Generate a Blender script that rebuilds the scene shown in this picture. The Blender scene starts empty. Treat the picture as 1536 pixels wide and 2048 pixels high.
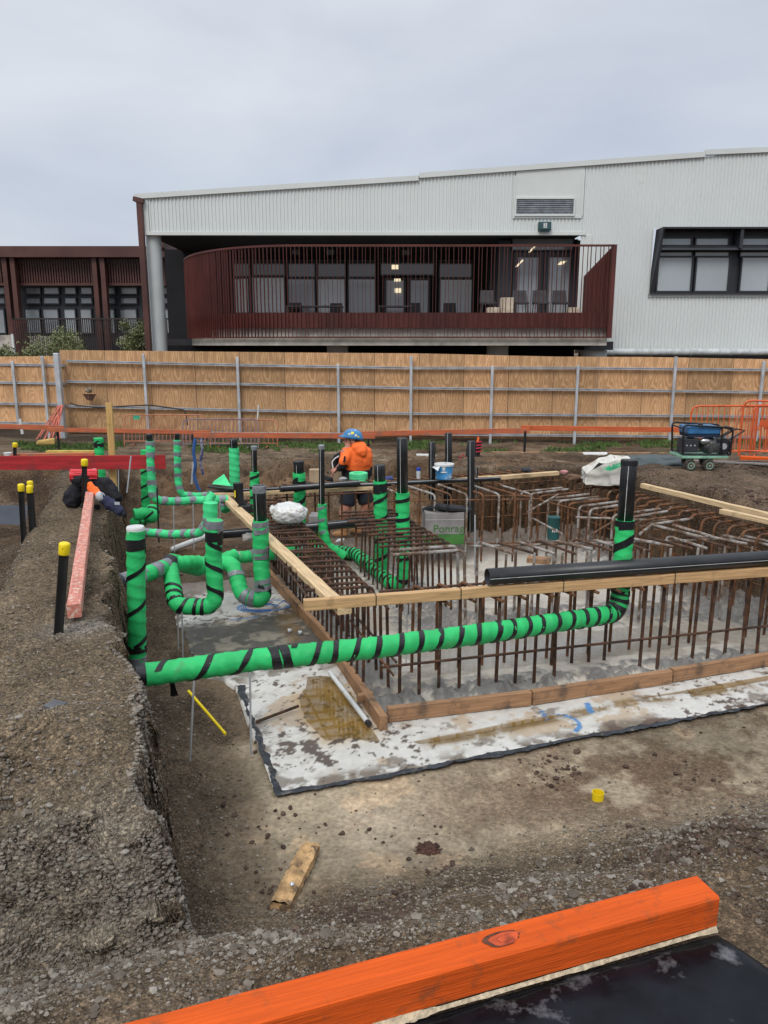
import bpy, bmesh, math, random
import numpy as np
from mathutils import Vector, Matrix, Quaternion
random.seed(7); rng = np.random.default_rng(7)
PI = math.pi
scene = bpy.context.scene
COL = scene.collection
# ---------------------------------------------------------------- camera model
F = 1537.0; PITCH = math.atan(334/1537); CP, SP = math.cos(PITCH), math.sin(PITCH); CZ = 1.5
def W(x, y, Y):
    """photo point at forward distance Y -> world"""
    v = (y-1024)/F; den = CP - v*SP
    return Vector(((x-768)/F*Y/den, Y, CZ - Y*(SP+v*CP)/den))
def G(x, y, z):
    v = (y-1024)/F; r = (SP+v*CP)/(CP-v*SP)
    return W(x, y, (CZ-z)/r)
A = math.radians(18.6); CA, SA = math.cos(A), math.sin(A)
def uv(U, V, z=0.0): return Vector((U*CA - V*SA, U*SA + V*CA, z))

# ---------------------------------------------------------------- noise
def _hash(i, j, seed):
    h = (i.astype(np.int64)*374761393 + j.astype(np.int64)*668265263 + seed*1442695041) & 0xFFFFFFFF
    h = ((h ^ (h >> 13))*1274126177) & 0xFFFFFFFF
    h = h ^ (h >> 16)
    return (h & 0xFFFF)/65535.0
def vnoise(x, y, seed=0):
    x = np.asarray(x, float); y = np.asarray(y, float)
    i = np.floor(x); j = np.floor(y); fx = x-i; fy = y-j
    fx = fx*fx*(3-2*fx); fy = fy*fy*(3-2*fy)
    a = _hash(i, j, seed); b = _hash(i+1, j, seed); c = _hash(i, j+1, seed); d = _hash(i+1, j+1, seed)
    return (a*(1-fx)+b*fx)*(1-fy) + (c*(1-fx)+d*fx)*fy
def fbm(x, y, oct=4, seed=0, gain=.5):
    s = 0; a = 1; t = 0
    for k in range(oct):
        s = s + a*vnoise(x*2**k, y*2**k, seed+k*17); t += a; a *= gain
    return s/t*2-1
def sst(a, b, x):
    t = np.clip((x-a)/(b-a), 0, 1); return t*t*(3-2*t)

# ---------------------------------------------------------------- materials
MATS = {}
def srgb(r, g, b):
    f = lambda c: (c/255/12.92) if c/255 <= .04045 else ((c/255+.055)/1.055)**2.4
    return (f(r), f(g), f(b))
def M(name, col=(.5,.5,.5), rough=.7, var=.2, scale=6, bump=.2, bscale=30, metal=0, col2=None, stretch=(1,1,1), spec=.4,
      attr=None, knots=False, wear=None, detail=4, alpha=1, trans=0, vor=0, dist=0.0, bdist=.01, ramp=(.35,.65), coat=0, emis=None, cells=None):
    if name in MATS: return MATS[name]
    m = bpy.data.materials.new(name); m.use_nodes = True; nt = m.node_tree; N = nt.nodes; L = nt.links
    b = N['Principled BSDF']; b.inputs['Roughness'].default_value = rough; b.inputs['Metallic'].default_value = metal
    b.inputs['Specular IOR Level'].default_value = spec
    tc = N.new('ShaderNodeTexCoord'); mp = N.new('ShaderNodeMapping'); mp.inputs['Scale'].default_value = stretch
    L.new(tc.outputs['Object'], mp.inputs['Vector'])
    n = N.new('ShaderNodeTexNoise'); n.inputs['Scale'].default_value = scale; n.inputs['Detail'].default_value = detail; n.inputs['Distortion'].default_value = dist
    L.new(mp.outputs[0], n.inputs['Vector'])
    r = N.new('ShaderNodeValToRGB'); r.color_ramp.elements[0].position = ramp[0]; r.color_ramp.elements[1].position = ramp[1]
    c1 = tuple(max(0, c*(1-var)) for c in col); c2 = col2 if col2 else tuple(min(1, c*(1+var)) for c in col)
    r.color_ramp.elements[0].color = (*c1, 1); r.color_ramp.elements[1].color = (*c2, 1)
    L.new(n.outputs['Fac'], r.inputs[0]); out = r.outputs[0]
    def mix(a, bb, fac, mode='MIX'):
        x = N.new('ShaderNodeMix'); x.data_type = 'RGBA'; x.blend_type = mode
        for k, s in ((0, fac), (6, a), (7, bb)):
            if hasattr(s, 'is_output'): L.new(s, x.inputs[k])
            else: x.inputs[k].default_value = s if k == 0 else (*s, 1)
        return x.outputs[2]
    if attr:
        a = N.new('ShaderNodeAttribute'); a.attribute_name = attr
        out = mix(a.outputs['Color'], out, 1.0, 'MULTIPLY')
    if knots:
        v = N.new('ShaderNodeTexVoronoi'); v.inputs['Scale'].default_value = 1; mk = N.new('ShaderNodeMapping')
        mk.inputs['Scale'].default_value = knots; L.new(tc.outputs['Object'], mk.inputs['Vector']); L.new(mk.outputs[0], v.inputs['Vector'])
        kr = N.new('ShaderNodeValToRGB'); kr.color_ramp.elements[0].position = .05; kr.color_ramp.elements[1].position = .16
        kr.color_ramp.elements[0].color = (1,1,1,1); kr.color_ramp.elements[1].color = (0,0,0,1)
        L.new(v.outputs['Distance'], kr.inputs[0]); out = mix(out, tuple(c*.35 for c in col), kr.outputs[0])
    if wear:
        wc, wscale, lo, hi = wear
        n3 = N.new('ShaderNodeTexNoise'); n3.inputs['Scale'].default_value = wscale; n3.inputs['Detail'].default_value = 6; n3.inputs['Roughness'].default_value = .65
        L.new(tc.outputs['Object'], n3.inputs['Vector'])
        wr = N.new('ShaderNodeValToRGB'); wr.color_ramp.elements[0].position = lo; wr.color_ramp.elements[1].position = hi
        L.new(n3.outputs['Fac'], wr.inputs[0]); out = mix(out, wc, wr.outputs[0])
    if cells:
        for sc_, lo_, hi_, th in cells:
            v_ = N.new('ShaderNodeTexVoronoi'); v_.inputs['Scale'].default_value = sc_; L.new(tc.outputs['Object'], v_.inputs['Vector'])
            sp = N.new('ShaderNodeSeparateColor'); L.new(v_.outputs['Color'], sp.inputs[0]); cr_ = N.new('ShaderNodeValToRGB'); el = cr_.color_ramp.elements
            el[0].position = 0; el[0].color = (lo_,lo_,lo_,1); el[1].position = 1; el[1].color = (hi_,hi_*.98,hi_*.95,1); e3 = el.new(th); e3.color = (1,1,1,1)
            L.new(sp.outputs[0], cr_.inputs[0]); out = mix(out, cr_.outputs[0], a.outputs['Alpha'], 'MULTIPLY')
    L.new(out, b.inputs['Base Color'])
    if bump:
        n2 = N.new('ShaderNodeTexNoise'); n2.inputs['Scale'].default_value = bscale; n2.inputs['Detail'].default_value = 5
        L.new(mp.outputs[0], n2.inputs['Vector']); bp = N.new('ShaderNodeBump'); bp.inputs['Strength'].default_value = bump; bp.inputs['Distance'].default_value = bdist
        hgt = n2.outputs['Fac']
        if vor:
            v = N.new('ShaderNodeTexVoronoi'); v.inputs['Scale'].default_value = vor; L.new(mp.outputs[0], v.inputs['Vector'])
            ma = N.new('ShaderNodeMath'); ma.operation = 'SUBTRACT'; L.new(hgt, ma.inputs[0]); L.new(v.outputs['Distance'], ma.inputs[1]); hgt = ma.outputs[0]
        if cells: sm = N.new('ShaderNodeMath'); sm.operation = 'MULTIPLY'; sm.inputs[1].default_value = bump; L.new(a.outputs['Alpha'], sm.inputs[0]); L.new(sm.outputs[0], bp.inputs['Strength'])
        L.new(hgt, bp.inputs['Height']); L.new(bp.outputs[0], b.inputs['Normal'])
    if trans: b.inputs['Transmission Weight'].default_value = trans
    if alpha < 1: b.inputs['Alpha'].default_value = alpha
    if coat: b.inputs['Coat Weight'].default_value = coat; b.inputs['Coat Roughness'].default_value = .25
    if emis: b.inputs['Emission Color'].default_value = (*emis[0], 1); b.inputs['Emission Strength'].default_value = emis[1]
    MATS[name] = m; return m

def pine(name, col, **k):
    a = dict(rough=.72, var=.22, scale=3, stretch=(1.2,28,28), bump=.25, bscale=8, knots=(2.6,6,6), dist=.6, wear=(tuple(c*.4 for c in col), 9, .58, .8)); a.update(k)
    return M(name, col, **a)
PINE = pine('pine_timber', (.50,.31,.15)); PINE2 = pine('pine_timber_wet', (.34,.19,.10), wear=((.10,.07,.05), 7, .52, .72))
PINEPALE = pine('pale_timber', (.58,.42,.24))
ORANGEB = pine('orange_timber', (.60,.088,.010), spec=.2, bump=.35, wear=((.24,.07,.025), 13, .56, .74), knots=(1.05,5,5), var=.14)
ORANGED = pine('orange_timber_worn', (.46,.12,.05), wear=((.2,.12,.09), 5, .5, .75))
REDB = pine('red_painted_board', (.36,.018,.022), knots=False, wear=((.16,.03,.03), 5, .5, .8), stretch=(1,16,16))
PINKB = pine('pink_timber', (.52,.19,.14), wear=((.62,.45,.38), 30, .5, .62), knots=False)
GREEN = M('green_wrap', (.026,.47,.135), rough=.55, var=.16, scale=5, bump=.35, bscale=14, spec=.3, bdist=.02, wear=((.09,.24,.11), 9, .58, .82))
GREENP = M('pale_green_wrap', (.06,.62,.24), rough=.55, var=.15, scale=7, bump=.5, bscale=10, spec=.3, bdist=.02)
BTAPE = M('black_tape', (.008,.008,.010), rough=.42, var=.3, bump=.3, bscale=40)
GTAPE = M('grey_tape', (.22,.23,.25), rough=.38, var=.3, scale=12, bump=.5, bscale=18, metal=.2)
BPIPE = M('black_plastic', (.012,.013,.016), rough=.38, var=.4, scale=5, bump=.05, bscale=60, spec=.5, wear=((.07,.065,.06), 14, .60, .85))
WHITEP = M('white_plastic', (.62,.63,.62), rough=.4, var=.08, bump=.1, wear=((.3,.27,.22), 9, .58, .75))
RUST = M('rebar_rust', (.060,.036,.026), rough=.8, var=.45, scale=14, bump=.8, bscale=130, col2=(.110,.050,.026), wear=((.16,.14,.12), 12, .60, .74), bdist=.004)
RUSTO = M('rebar_orange_rust', (.105,.052,.026), rough=.8, var=.45, scale=14, bump=.8, bscale=130, col2=(.19,.080,.032), wear=((.22,.19,.16), 12, .6, .7), bdist=.004)
SPLASH = M('rebar_concrete_splash', (.14,.09,.06), rough=.9, var=.3, scale=14, bump=.8, bscale=90, wear=((.32,.30,.28), 9, .45, .57), bdist=.005)
GALV = M('galvanised_steel', (.50,.53,.56), rough=.42, var=.18, scale=4, bump=.05, metal=.35)
BLACKM = M('black_steel', (.012,.012,.012), rough=.5, var=.4, bump=.1)
YELLOW = M('yellow_plastic', (.80,.60,.01), rough=.45, var=.08, bump=.05, wear=((.35,.27,.05), 30, .64, .8))
WHITEC = M('white_cladding', (.64,.67,.66), rough=.5, var=.02, scale=.7, bump=.03, spec=.35, wear=((.55,.57,.55), 3, .6, .8))
WHITEF = M('white_flat_sheet', (.60,.63,.61), rough=.5, var=.04, scale=.7, bump=.03)
BROWN = M('brown_steel', (.085,.034,.027), rough=.5, var=.2, scale=1, bump=.05)
REDBR = M('redbrown_steel', (.092,.022,.017), rough=.5, var=.2, scale=1, bump=.05)
CHAR = M('charcoal_frame', (.028,.030,.036), rough=.45, var=.15, scale=1, bump=.03)
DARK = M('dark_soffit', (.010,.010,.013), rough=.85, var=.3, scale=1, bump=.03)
CONC = M('slab_concrete', (.44,.41,.36), rough=.9, var=.18, scale=3, bump=.2, bscale=12, wear=((.22,.20,.18), 2, .52, .75))
COLM = M('painted_column', (.46,.49,.49), rough=.6, var=.05, scale=2, bump=.03)
GLASS = M('window_glass', (.10,.12,.14), rough=.04, var=.2, scale=.4, bump=0, spec=1.0)
BLIND = M('blind_behind_glass', (.36,.40,.42), rough=.18, var=.10, scale=.5, bump=0, spec=.7)
DGLASS = M('dark_glass', (.020,.022,.026), rough=.05, var=.3, scale=.4, bump=0, spec=.8)
GLOW = M('glass_glow', (.9,.8,.6), bump=0, emis=((1,.82,.55), .9))  # glow for the bright patches set on the terrace glass

# ---------------------------------------------------------------- mesh builder
def tag(o, label=None, cat=None, group=None, kind=None):
    if label: o['label'] = label
    if cat: o['category'] = cat
    if group: o['group'] = group
    if kind: o['kind'] = kind
    return o
def empty(name, loc, label=None, cat=None, group=None):
    o = bpy.data.objects.new(name, None); COL.objects.link(o); o.location = loc; o.empty_display_size = .1
    return tag(o, label, cat, group)
def world_of(o):
    m = Matrix.Identity(4)
    while o is not None: m = Matrix.LocRotScale(o.location, o.rotation_euler, None) @ m; o = o.parent
    return m
def base_of(o): return world_of(o).translation
def link_mesh(name, me, mat, parent=None, loc=(0,0,0)):
    o = bpy.data.objects.new(name, me); COL.objects.link(o); o.location = loc
    if mat: me.materials.append(mat)
    if parent: o.parent = parent
    return o
def fillet(pts, rad, step=.03):
    pts = [Vector(p) for p in pts]; out = [pts[0]]
    for i in range(1, len(pts)-1):
        a, b, c = pts[i-1], pts[i], pts[i+1]; d1 = (a-b); d2 = (c-b); l1, l2 = d1.length, d2.length
        if l1 < 1e-6 or l2 < 1e-6: continue
        d1 /= l1; d2 /= l2; ang = d1.angle(d2)
        r = rad[i] if isinstance(rad, (list, tuple)) else rad
        t = r/math.tan(max(ang/2, .05)); t = min(t, l1*.49, l2*.49)
        p1, p2 = b+d1*t, b+d2*t; n = max(3, int((PI-ang)*r/max(step,.004))+1)
        n = min(n, 16)
        for k in range(n+1):
            s = k/n; out.append(p1*(1-s)**2 + b*2*s*(1-s) + p2*s*s)
    out.append(pts[-1]); return out
def resample(pts, step):
    out = [pts[0]]
    for a, b in zip(pts[:-1], pts[1:]):
        n = max(1, int(round((b-a).length/step)))
        for k in range(1, n+1): out.append(a.lerp(b, k/n))
    return out
def frames(pts):
    fr = []; up = Vector((0,0,1)); T0 = (pts[1]-pts[0]).normalized()
    if abs(T0.dot(up)) > .9: up = Vector((1,0,0))
    n = (up - T0*up.dot(T0)).normalized()
    for i in range(len(pts)):
        T = (pts[min(i+1, len(pts)-1)]-pts[max(i-1, 0)]).normalized()
        n = (n - T*n.dot(T)).normalized(); fr.append((pts[i], n, T.cross(n)))
    return fr
class MB:
    def __init__(s): s.v = []; s.f = []
    def quad(s, a, b, c, d):
        i = len(s.v); s.v += [tuple(a), tuple(b), tuple(c), tuple(d)]; s.f.append((i, i+1, i+2, i+3)); return s
    def poly(s, pts):
        i = len(s.v); s.v += [tuple(p) for p in pts]; s.f.append(tuple(range(i, i+len(pts)))); return s
    def hexa(s, c8):
        i = len(s.v); s.v += [tuple(p) for p in c8]
        for f in ((0,3,2,1),(4,5,6,7),(0,1,5,4),(1,2,6,5),(2,3,7,6),(3,0,4,7)): s.f.append(tuple(i+k for k in f))
        return s
    def box(s, x0, x1, y0, y1, z0, z1):
        return s.hexa([(x0,y0,z0),(x1,y0,z0),(x1,y1,z0),(x0,y1,z0),(x0,y0,z1),(x1,y0,z1),(x1,y1,z1),(x0,y1,z1)])
    def bar(s, a, b, w, h, up=(0,0,1)):
        a = Vector(a); b = Vector(b); d = (b-a).normalized(); u = Vector(up)
        if abs(d.dot(u)) > .95: u = Vector((0,1,0))
        sd = d.cross(u).normalized(); u = sd.cross(d)
        c = [a-sd*w/2-u*h/2, a+sd*w/2-u*h/2, b+sd*w/2-u*h/2, b-sd*w/2-u*h/2]
        return s.hexa(c + [p+u*h for p in c])
    def tube(s, pts, r, n=8, cap=True, step=None):
        pts = [Vector(p) for p in pts]
        if step: pts = resample(pts, step)
        fr = frames(pts); i0 = len(s.v); R = r if callable(r) else (lambda k: r)
        m = len(pts)
        for k, (p, a, b) in enumerate(fr):
            rr = R(k/(m-1)) if callable(r) else r
            ra, rb = rr if isinstance(rr, tuple) else (rr, rr)
            for j in range(n):
                t = 2*PI*j/n; q = p + a*math.cos(t)*ra + b*math.sin(t)*rb; s.v.append(tuple(q))
        for k in range(m-1):
            for j in range(n):
                s.f.append((i0+k*n+j, i0+k*n+(j+1)%n, i0+(k+1)*n+(j+1)%n, i0+(k+1)*n+j))
        if cap: s.f.append(tuple(i0+j for j in range(n))[::-1]); s.f.append(tuple(i0+(m-1)*n+j for j in range(n)))
        return s
    def lathe(s, c, prof, n=20, axis=(0,0,1), sx=1):
        c = Vector(c); ax = Vector(axis).normalized(); u = Vector((1,0,0))
        if abs(ax.dot(u)) > .9: u = Vector((0,1,0))
        u = (u-ax*u.dot(ax)).normalized(); w = ax.cross(u); i0 = len(s.v)
        for (r, h) in prof:
            for j in range(n):
                t = 2*PI*j/n; s.v.append(tuple(c+ax*h+u*math.cos(t)*r*sx+w*math.sin(t)*r))
        for k in range(len(prof)-1):
            for j in range(n): s.f.append((i0+k*n+j, i0+k*n+(j+1)%n, i0+(k+1)*n+(j+1)%n, i0+(k+1)*n+j))
        s.f.append(tuple(i0+j for j in range(n))[::-1]); s.f.append(tuple(i0+(len(prof)-1)*n+j for j in range(n)))
        return s
    def ell(s, c, r, n=14, m=10, rot=None):
        c = Vector(c); i0 = len(s.v)
        for k in range(m+1):
            ph = PI*k/m
            for j in range(n):
                t = 2*PI*j/n; q = Vector((r[0]*math.sin(ph)*math.cos(t), r[1]*math.sin(ph)*math.sin(t), r[2]*math.cos(ph)))
                if rot: q = rot @ q
                s.v.append(tuple(c+q))
        for k in range(m):
            for j in range(n): s.f.append((i0+k*n+j, i0+(k+1)*n+j, i0+(k+1)*n+(j+1)%n, i0+k*n+(j+1)%n))
        return s
    def build(s, name, mat, parent=None, smooth=False, bevel=0, loc=None):
        b = base_of(parent) if parent else Vector(loc if loc is not None else (0,0,0))
        me = bpy.data.meshes.new(name); me.from_pydata([(x-b.x, y-b.y, z-b.z) for x, y, z in s.v], [], s.f)
        me.validate(); me.update()
        if smooth:
            for p in me.polygons: p.use_smooth = True
            me.set_sharp_from_angle(angle=math.radians(38))
        o = link_mesh(name, me, mat, parent, (0,0,0) if parent else b)
        if parent: o.matrix_local = world_of(parent).inverted() @ Matrix.Translation(b)
        if bevel:
            md = o.modifiers.new('Bevel', 'BEVEL'); md.width = bevel; md.segments = 2; md.limit_method = 'ANGLE'
        return o
def remesh(o, vox, smooth=4):
    m = o.modifiers.new('Remesh', 'REMESH'); m.mode = 'VOXEL'; m.voxel_size = vox; m.use_smooth_shade = True
    if smooth: k = o.modifiers.new('Smooth', 'SMOOTH'); k.iterations = smooth; k.factor = .5
    return o
def copy_tree(o, loc, rz=None, label=None):
    c = o.copy(); COL.objects.link(c); c.location = loc
    if rz is not None: c.rotation_euler = (c.rotation_euler[0], c.rotation_euler[1], rz)
    if label: c['label'] = label
    for ch in [k for k in bpy.data.objects if k.parent == o]:
        d = ch.copy(); COL.objects.link(d); d.parent = c
        for g in [k for k in bpy.data.objects if k.parent == ch]:
            e = g.copy(); COL.objects.link(e); e.parent = d
    return c
def timber(name, p0, p1, w, h, mat, label=None, cat='timber', parent=None, up=(0,0,1), rough=.0015, roll=0, group=None):
    """a sawn length; local X runs along it, so that the grain does too"""
    p0 = Vector(p0); p1 = Vector(p1); d = p1-p0; Ln = d.length; d.normalize()
    u = Vector(up); sd = u.cross(d).normalized(); u = d.cross(sd)
    if roll: q = Quaternion(d, roll); sd = q @ sd; u = q @ u
    me = bpy.data.meshes.new(name); bm = bmesh.new(); nx = max(2, int(Ln/.12)); rr = random.Random(int(Ln*1000)+int(p0.x*100))
    secs = []
    ch = min(w, h)*.06
    prof = [(-w/2+ch,-h/2),(w/2-ch,-h/2),(w/2,-h/2+ch),(w/2,h/2-ch),(w/2-ch,h/2),(-w/2+ch,h/2),(-w/2,h/2-ch),(-w/2,-h/2+ch)]
    for i in range(nx+1):
        ox = rr.uniform(-rough, rough); oz = rr.uniform(-rough, rough)
        secs.append([bm.verts.new((Ln*i/nx, y+ox+rr.uniform(-rough,rough)*.4, z+oz)) for y, z in prof])
    for i in range(nx):
        for j in range(8): bm.faces.new((secs[i][j], secs[i+1][j], secs[i+1][(j+1)%8], secs[i][(j+1)%8]))
    bm.faces.new(secs[0]); bm.faces.new(secs[-1][::-1]); bmesh.ops.recalc_face_normals(bm, faces=bm.faces); bm.to_mesh(me); bm.free()
    o = link_mesh(name, me, mat, parent)
    R = Matrix((d, sd, u)).transposed().to_4x4(); b = base_of(parent) if parent else Vector((0,0,0))
    o.matrix_local = Matrix.Translation(p0-b) @ R
    if not parent: tag(o, label, cat, group)
    elif label: o['label'] = label
    return o
def text_mesh(name, body, size, mat, parent, loc, right, up, extrude=.001):
    cu = bpy.data.curves.new(name, 'FONT'); cu.body = body; cu.size = size; cu.extrude = extrude; cu.align_x = 'CENTER'; cu.align_y = 'CENTER'
    t = bpy.data.objects.new(name+'_tmp', cu); COL.objects.link(t)
    dg = bpy.context.evaluated_depsgraph_get(); me = bpy.data.meshes.new_from_object(t.evaluated_get(dg)); bpy.data.objects.remove(t)
    me.materials.clear()
    r = Vector(right).normalized(); u = Vector(up).normalized(); n = r.cross(u); o = link_mesh(name, me, mat, parent)
    b = base_of(parent) if parent else Vector((0,0,0))
    o.matrix_local = Matrix.Translation(Vector(loc)-b) @ Matrix((r, u, n)).transposed().to_4x4(); return o

# ---------------------------------------------------------------- camera, sky, sun
cam = bpy.data.cameras.new('camera'); co = bpy.data.objects.new('camera', cam); COL.objects.link(co); scene.camera = co
co.location = (0, 0, CZ); co.rotation_euler = (PI/2-PITCH, 0, 0); cam.sensor_fit = 'VERTICAL'; cam.sensor_height = 36; cam.sensor_width = 27
cam.lens = F/2048*36; cam.clip_end = 3000; cam.clip_start = .05
scene.view_settings.view_transform = 'Standard'; scene.view_settings.look = 'None'; scene.view_settings.exposure = 0
w = bpy.data.worlds.new('World'); scene.world = w; w.use_nodes = True; nt = w.node_tree; N = nt.nodes; L = nt.links
bg = N['Background']; SUN_EL, SUN_AZ = math.radians(48), math.radians(200)
sky = N.new('ShaderNodeTexSky'); sky.sky_type = 'NISHITA'; sky.sun_disc = False; sky.sun_elevation = SUN_EL; sky.sun_rotation = SUN_AZ; sky.dust_density = 3
tc = N.new('ShaderNodeTexCoord'); mp = N.new('ShaderNodeMapping'); mp.inputs['Scale'].default_value = (1, 1, 2.6); mp.inputs['Location'].default_value = (.35, .2, .1)
L.new(tc.outputs['Generated'], mp.inputs['Vector'])
n1 = N.new('ShaderNodeTexNoise'); n1.inputs['Scale'].default_value = 2.1; n1.inputs['Detail'].default_value = 5; n1.inputs['Roughness'].default_value = .48; n1.inputs['Distortion'].default_value = .3
L.new(mp.outputs[0], n1.inputs['Vector'])
cr = N.new('ShaderNodeValToRGB'); e = cr.color_ramp.elements; e[0].position = .33; e[1].position = .68
e[0].color = (5.5, 6.05, 7.15, 1); e[1].color = (7.5, 8.0, 8.7, 1); L.new(n1.outputs['Fac'], cr.inputs[0])
sx = N.new('ShaderNodeSeparateXYZ'); L.new(tc.outputs['Generated'], sx.inputs[0])
er = N.new('ShaderNodeValToRGB'); q = er.color_ramp.elements; q[0].position = 0; q[0].color = (1.12,1.09,1.06,1); q[1].position = .95; q[1].color = (2.3,2.25,2.15,1)
k = q.new(.16); k.color = (.97,.98,1.0,1); k = q.new(.40); k.color = (1.08,1.06,1.04,1)
L.new(sx.outputs['Z'], er.inputs[0])
mu = N.new('ShaderNodeMix'); mu.data_type = 'RGBA'; mu.blend_type = 'MULTIPLY'; mu.inputs[0].default_value = 1; L.new(cr.outputs[0], mu.inputs[6]); L.new(er.outputs[0], mu.inputs[7])
mx = N.new('ShaderNodeMix'); mx.data_type = 'RGBA'; mx.inputs[0].default_value = .93; L.new(sky.outputs[0], mx.inputs[6]); L.new(mu.outputs[2], mx.inputs[7])
L.new(mx.outputs[2], bg.inputs['Color']); bg.inputs['Strength'].default_value = .098
sun = bpy.data.lights.new('sun', 'SUN'); sun.energy = 1.65; sun.angle = math.radians(25); sun.color = (1, .96, .9); so = bpy.data.objects.new('sun', sun); COL.objects.link(so)
sd = Vector((math.sin(SUN_AZ)*math.cos(SUN_EL), math.cos(SUN_AZ)*math.cos(SUN_EL), math.sin(SUN_EL)))
so.rotation_euler = sd.to_track_quat('Z', 'Y').to_euler(); so.location = (0, -5, 20)

# ---------------------------------------------------------------- ground sheet
def lerp(a, b, t): return a+(b-a)*t
def HT(X, Y, fine=True):
    U = CA*X+SA*Y; V = -SA*X+CA*Y
    j1 = fbm(X*1.7, Y*1.7, 3, 3)*.09; j2 = fbm(X*9, Y*9, 3, 5)*.035
    slope = -np.clip(Y-9.3, 0, 9.2)*.118
    big = fbm(X*.7, Y*.7, 3, 11)
    zs = slope + .05*big*sst(4, 7, Y) + .03*fbm(X*2.5, Y*2.5, 3, 12)
    # bank of spoil right of the pit and lumps behind it
    zs = zs + .10*sst(5.5, 6.0, U)*sst(9.2, 7.2, V)*(.6+.5*fbm(X*1.5, Y*1.5, 3, 14)) 
    zs = zs + .10*np.exp(-((Y-14.0-.4*np.sin(X*.5))/.5)**2)*sst(1, 3, X)
    far = sst(8.6, 10, V); zs = zs + far*(.05*fbm(X*2.6, Y*2.6, 3, 15) + .045*fbm(X*6, Y*6, 3, 16))*sst(21, 18, Y)
    # mound between the trenches
    crown = .015 + .05*np.exp(-((U+.35)/.35)**2)*sst(5.5, 3.2, V) + .035*fbm(X*3, Y*3, 3, 21) + .03*sst(3.2,2.7,V)
    onm = sst(.3, .0, U)*sst(9.5, 8.0, V)
    zs = lerp(zs, crown, onm)
    # hollow left of the mound
    ho = sst(-.72, -1.05, U+j1)*sst(4.1, 5.0, V+j1*2)*sst(11.3, 10.6, V+j1*2)
    zs = lerp(zs, -.5+.12*fbm(X*2.2, Y*2.2, 4, 31), ho)
    lump = np.exp(-(((U+1.75)/.45)**2+((V-6.3)/.6)**2)); zs = zs + .28*lump*ho
    # ridge on near mound
    zs = zs + .07*np.exp(-((U+.8-(V-2.5)*.8)/.10)**2)*sst(3.3, 2.7, V)
    # dug floor
    zf = -.85 - .16*np.clip(Y-8.7, 0, 2.2)
    zf = zf + .018*fbm(X*3, Y*3, 4, 41)*(sst(.75, .3, U)+.4) + .05*np.exp(-((U-.02)/.25)**2)
    ramp = sst(1.5+.25*fbm(X*1.3, Y*1.3, 2, 44), 3.0, V+j1)
    zn = -.85*ramp + .04*fbm(X*2.6, Y*2.6, 4, 45)*sst(1.3, 1.7, V)*sst(3.3, 2.9, V)
    zf = np.where(V < 3.3, np.maximum(zf, zn), zf)
    e = j1*1.0 + j2*1.3 + .05*fbm(X*4.2+3, Y*4.2, 2, 8)*sst(.5,.0,U)
    Ue = np.interp(V, [2.4,2.6,3.34,4.24,7.9], [.07,.05,.01,-.10,-.16])
    R = sst(.06, -.06, U-Ue+e)*(.74*sst(2.30, 2.53, V+e*.8+.08*np.sin(U*4))+.26*sst(2.42, 2.85, V+e*.8+.08*np.sin(U*4)))
    R = np.maximum(R, sst(5.42, 5.60, U+e))
    farm = sst(8.55, 8.8, V+e)
    ext = sst(.85, .6, X+e+(Y-9.3)*-.15)*sst(13.2, 11.4, Y+e*4-.25*np.abs(X))
    R = np.maximum(R, farm*(1-ext))
    z = lerp(zf, zs, R)
    # channel edge tracks right foreground
    z = z - .05*np.exp(-((V-2.35-.1*np.sin(U*1.5))/.05)**2)*sst(1.8, 2.4, U) 
    if fine:
        rough = .35 + .65*np.maximum(sst(3.15, 2.7, V), np.maximum(R, sst(.6, .3, U)))
        z = z + rough*(.016*fbm(X*14, Y*14, 4, 51, .6) + .009*np.abs(fbm(X*40, Y*40, 2, 52)))
        z = z + .03*R*(1-R)*4*fbm(X*16, Y*16, 3, 53)
    z = np.where(V < 1.42, np.minimum(z, .0), z)
    return z
def axis(lo, hi, segs):
    out = [lo]
    for a, b, st in segs:
        x = max(a, out[-1])
        while out[-1] < b: out.append(out[-1]+st(out[-1]) if callable(st) else out[-1]+st)
    out = [t for t in out if t < hi]; out.append(hi); return np.array(out)
xs = axis(-900, 900, [(-900,-60,lambda t: 60), (-60,-9,lambda t: 1.6), (-9,-5.5,.07), (-5.5,-2.2,.03), (-2.2,-.3,.0105), (-.3,2.6,.0165), (2.6,5.5,.035), (5.5,10,.06), (10,60,1.6), (60,900,60)])
ys = axis(-400, 1500, [(-400,-10,40), (-10,.9,.4), (.9,2.0,.0155), (2.0,3.0,.0085), (3.0,3.9,.0125), (3.9,6,.022), (6,9.5,.035), (9.5,14,.035), (14,21,.07), (21,22,.15), (22,60,1.5), (60,1500,60)])
XX, YY = np.meshgrid(xs, ys)
ZZ = HT(XX, YY)
UU = CA*XX+SA*YY; VV = -SA*XX+CA*YY
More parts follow.
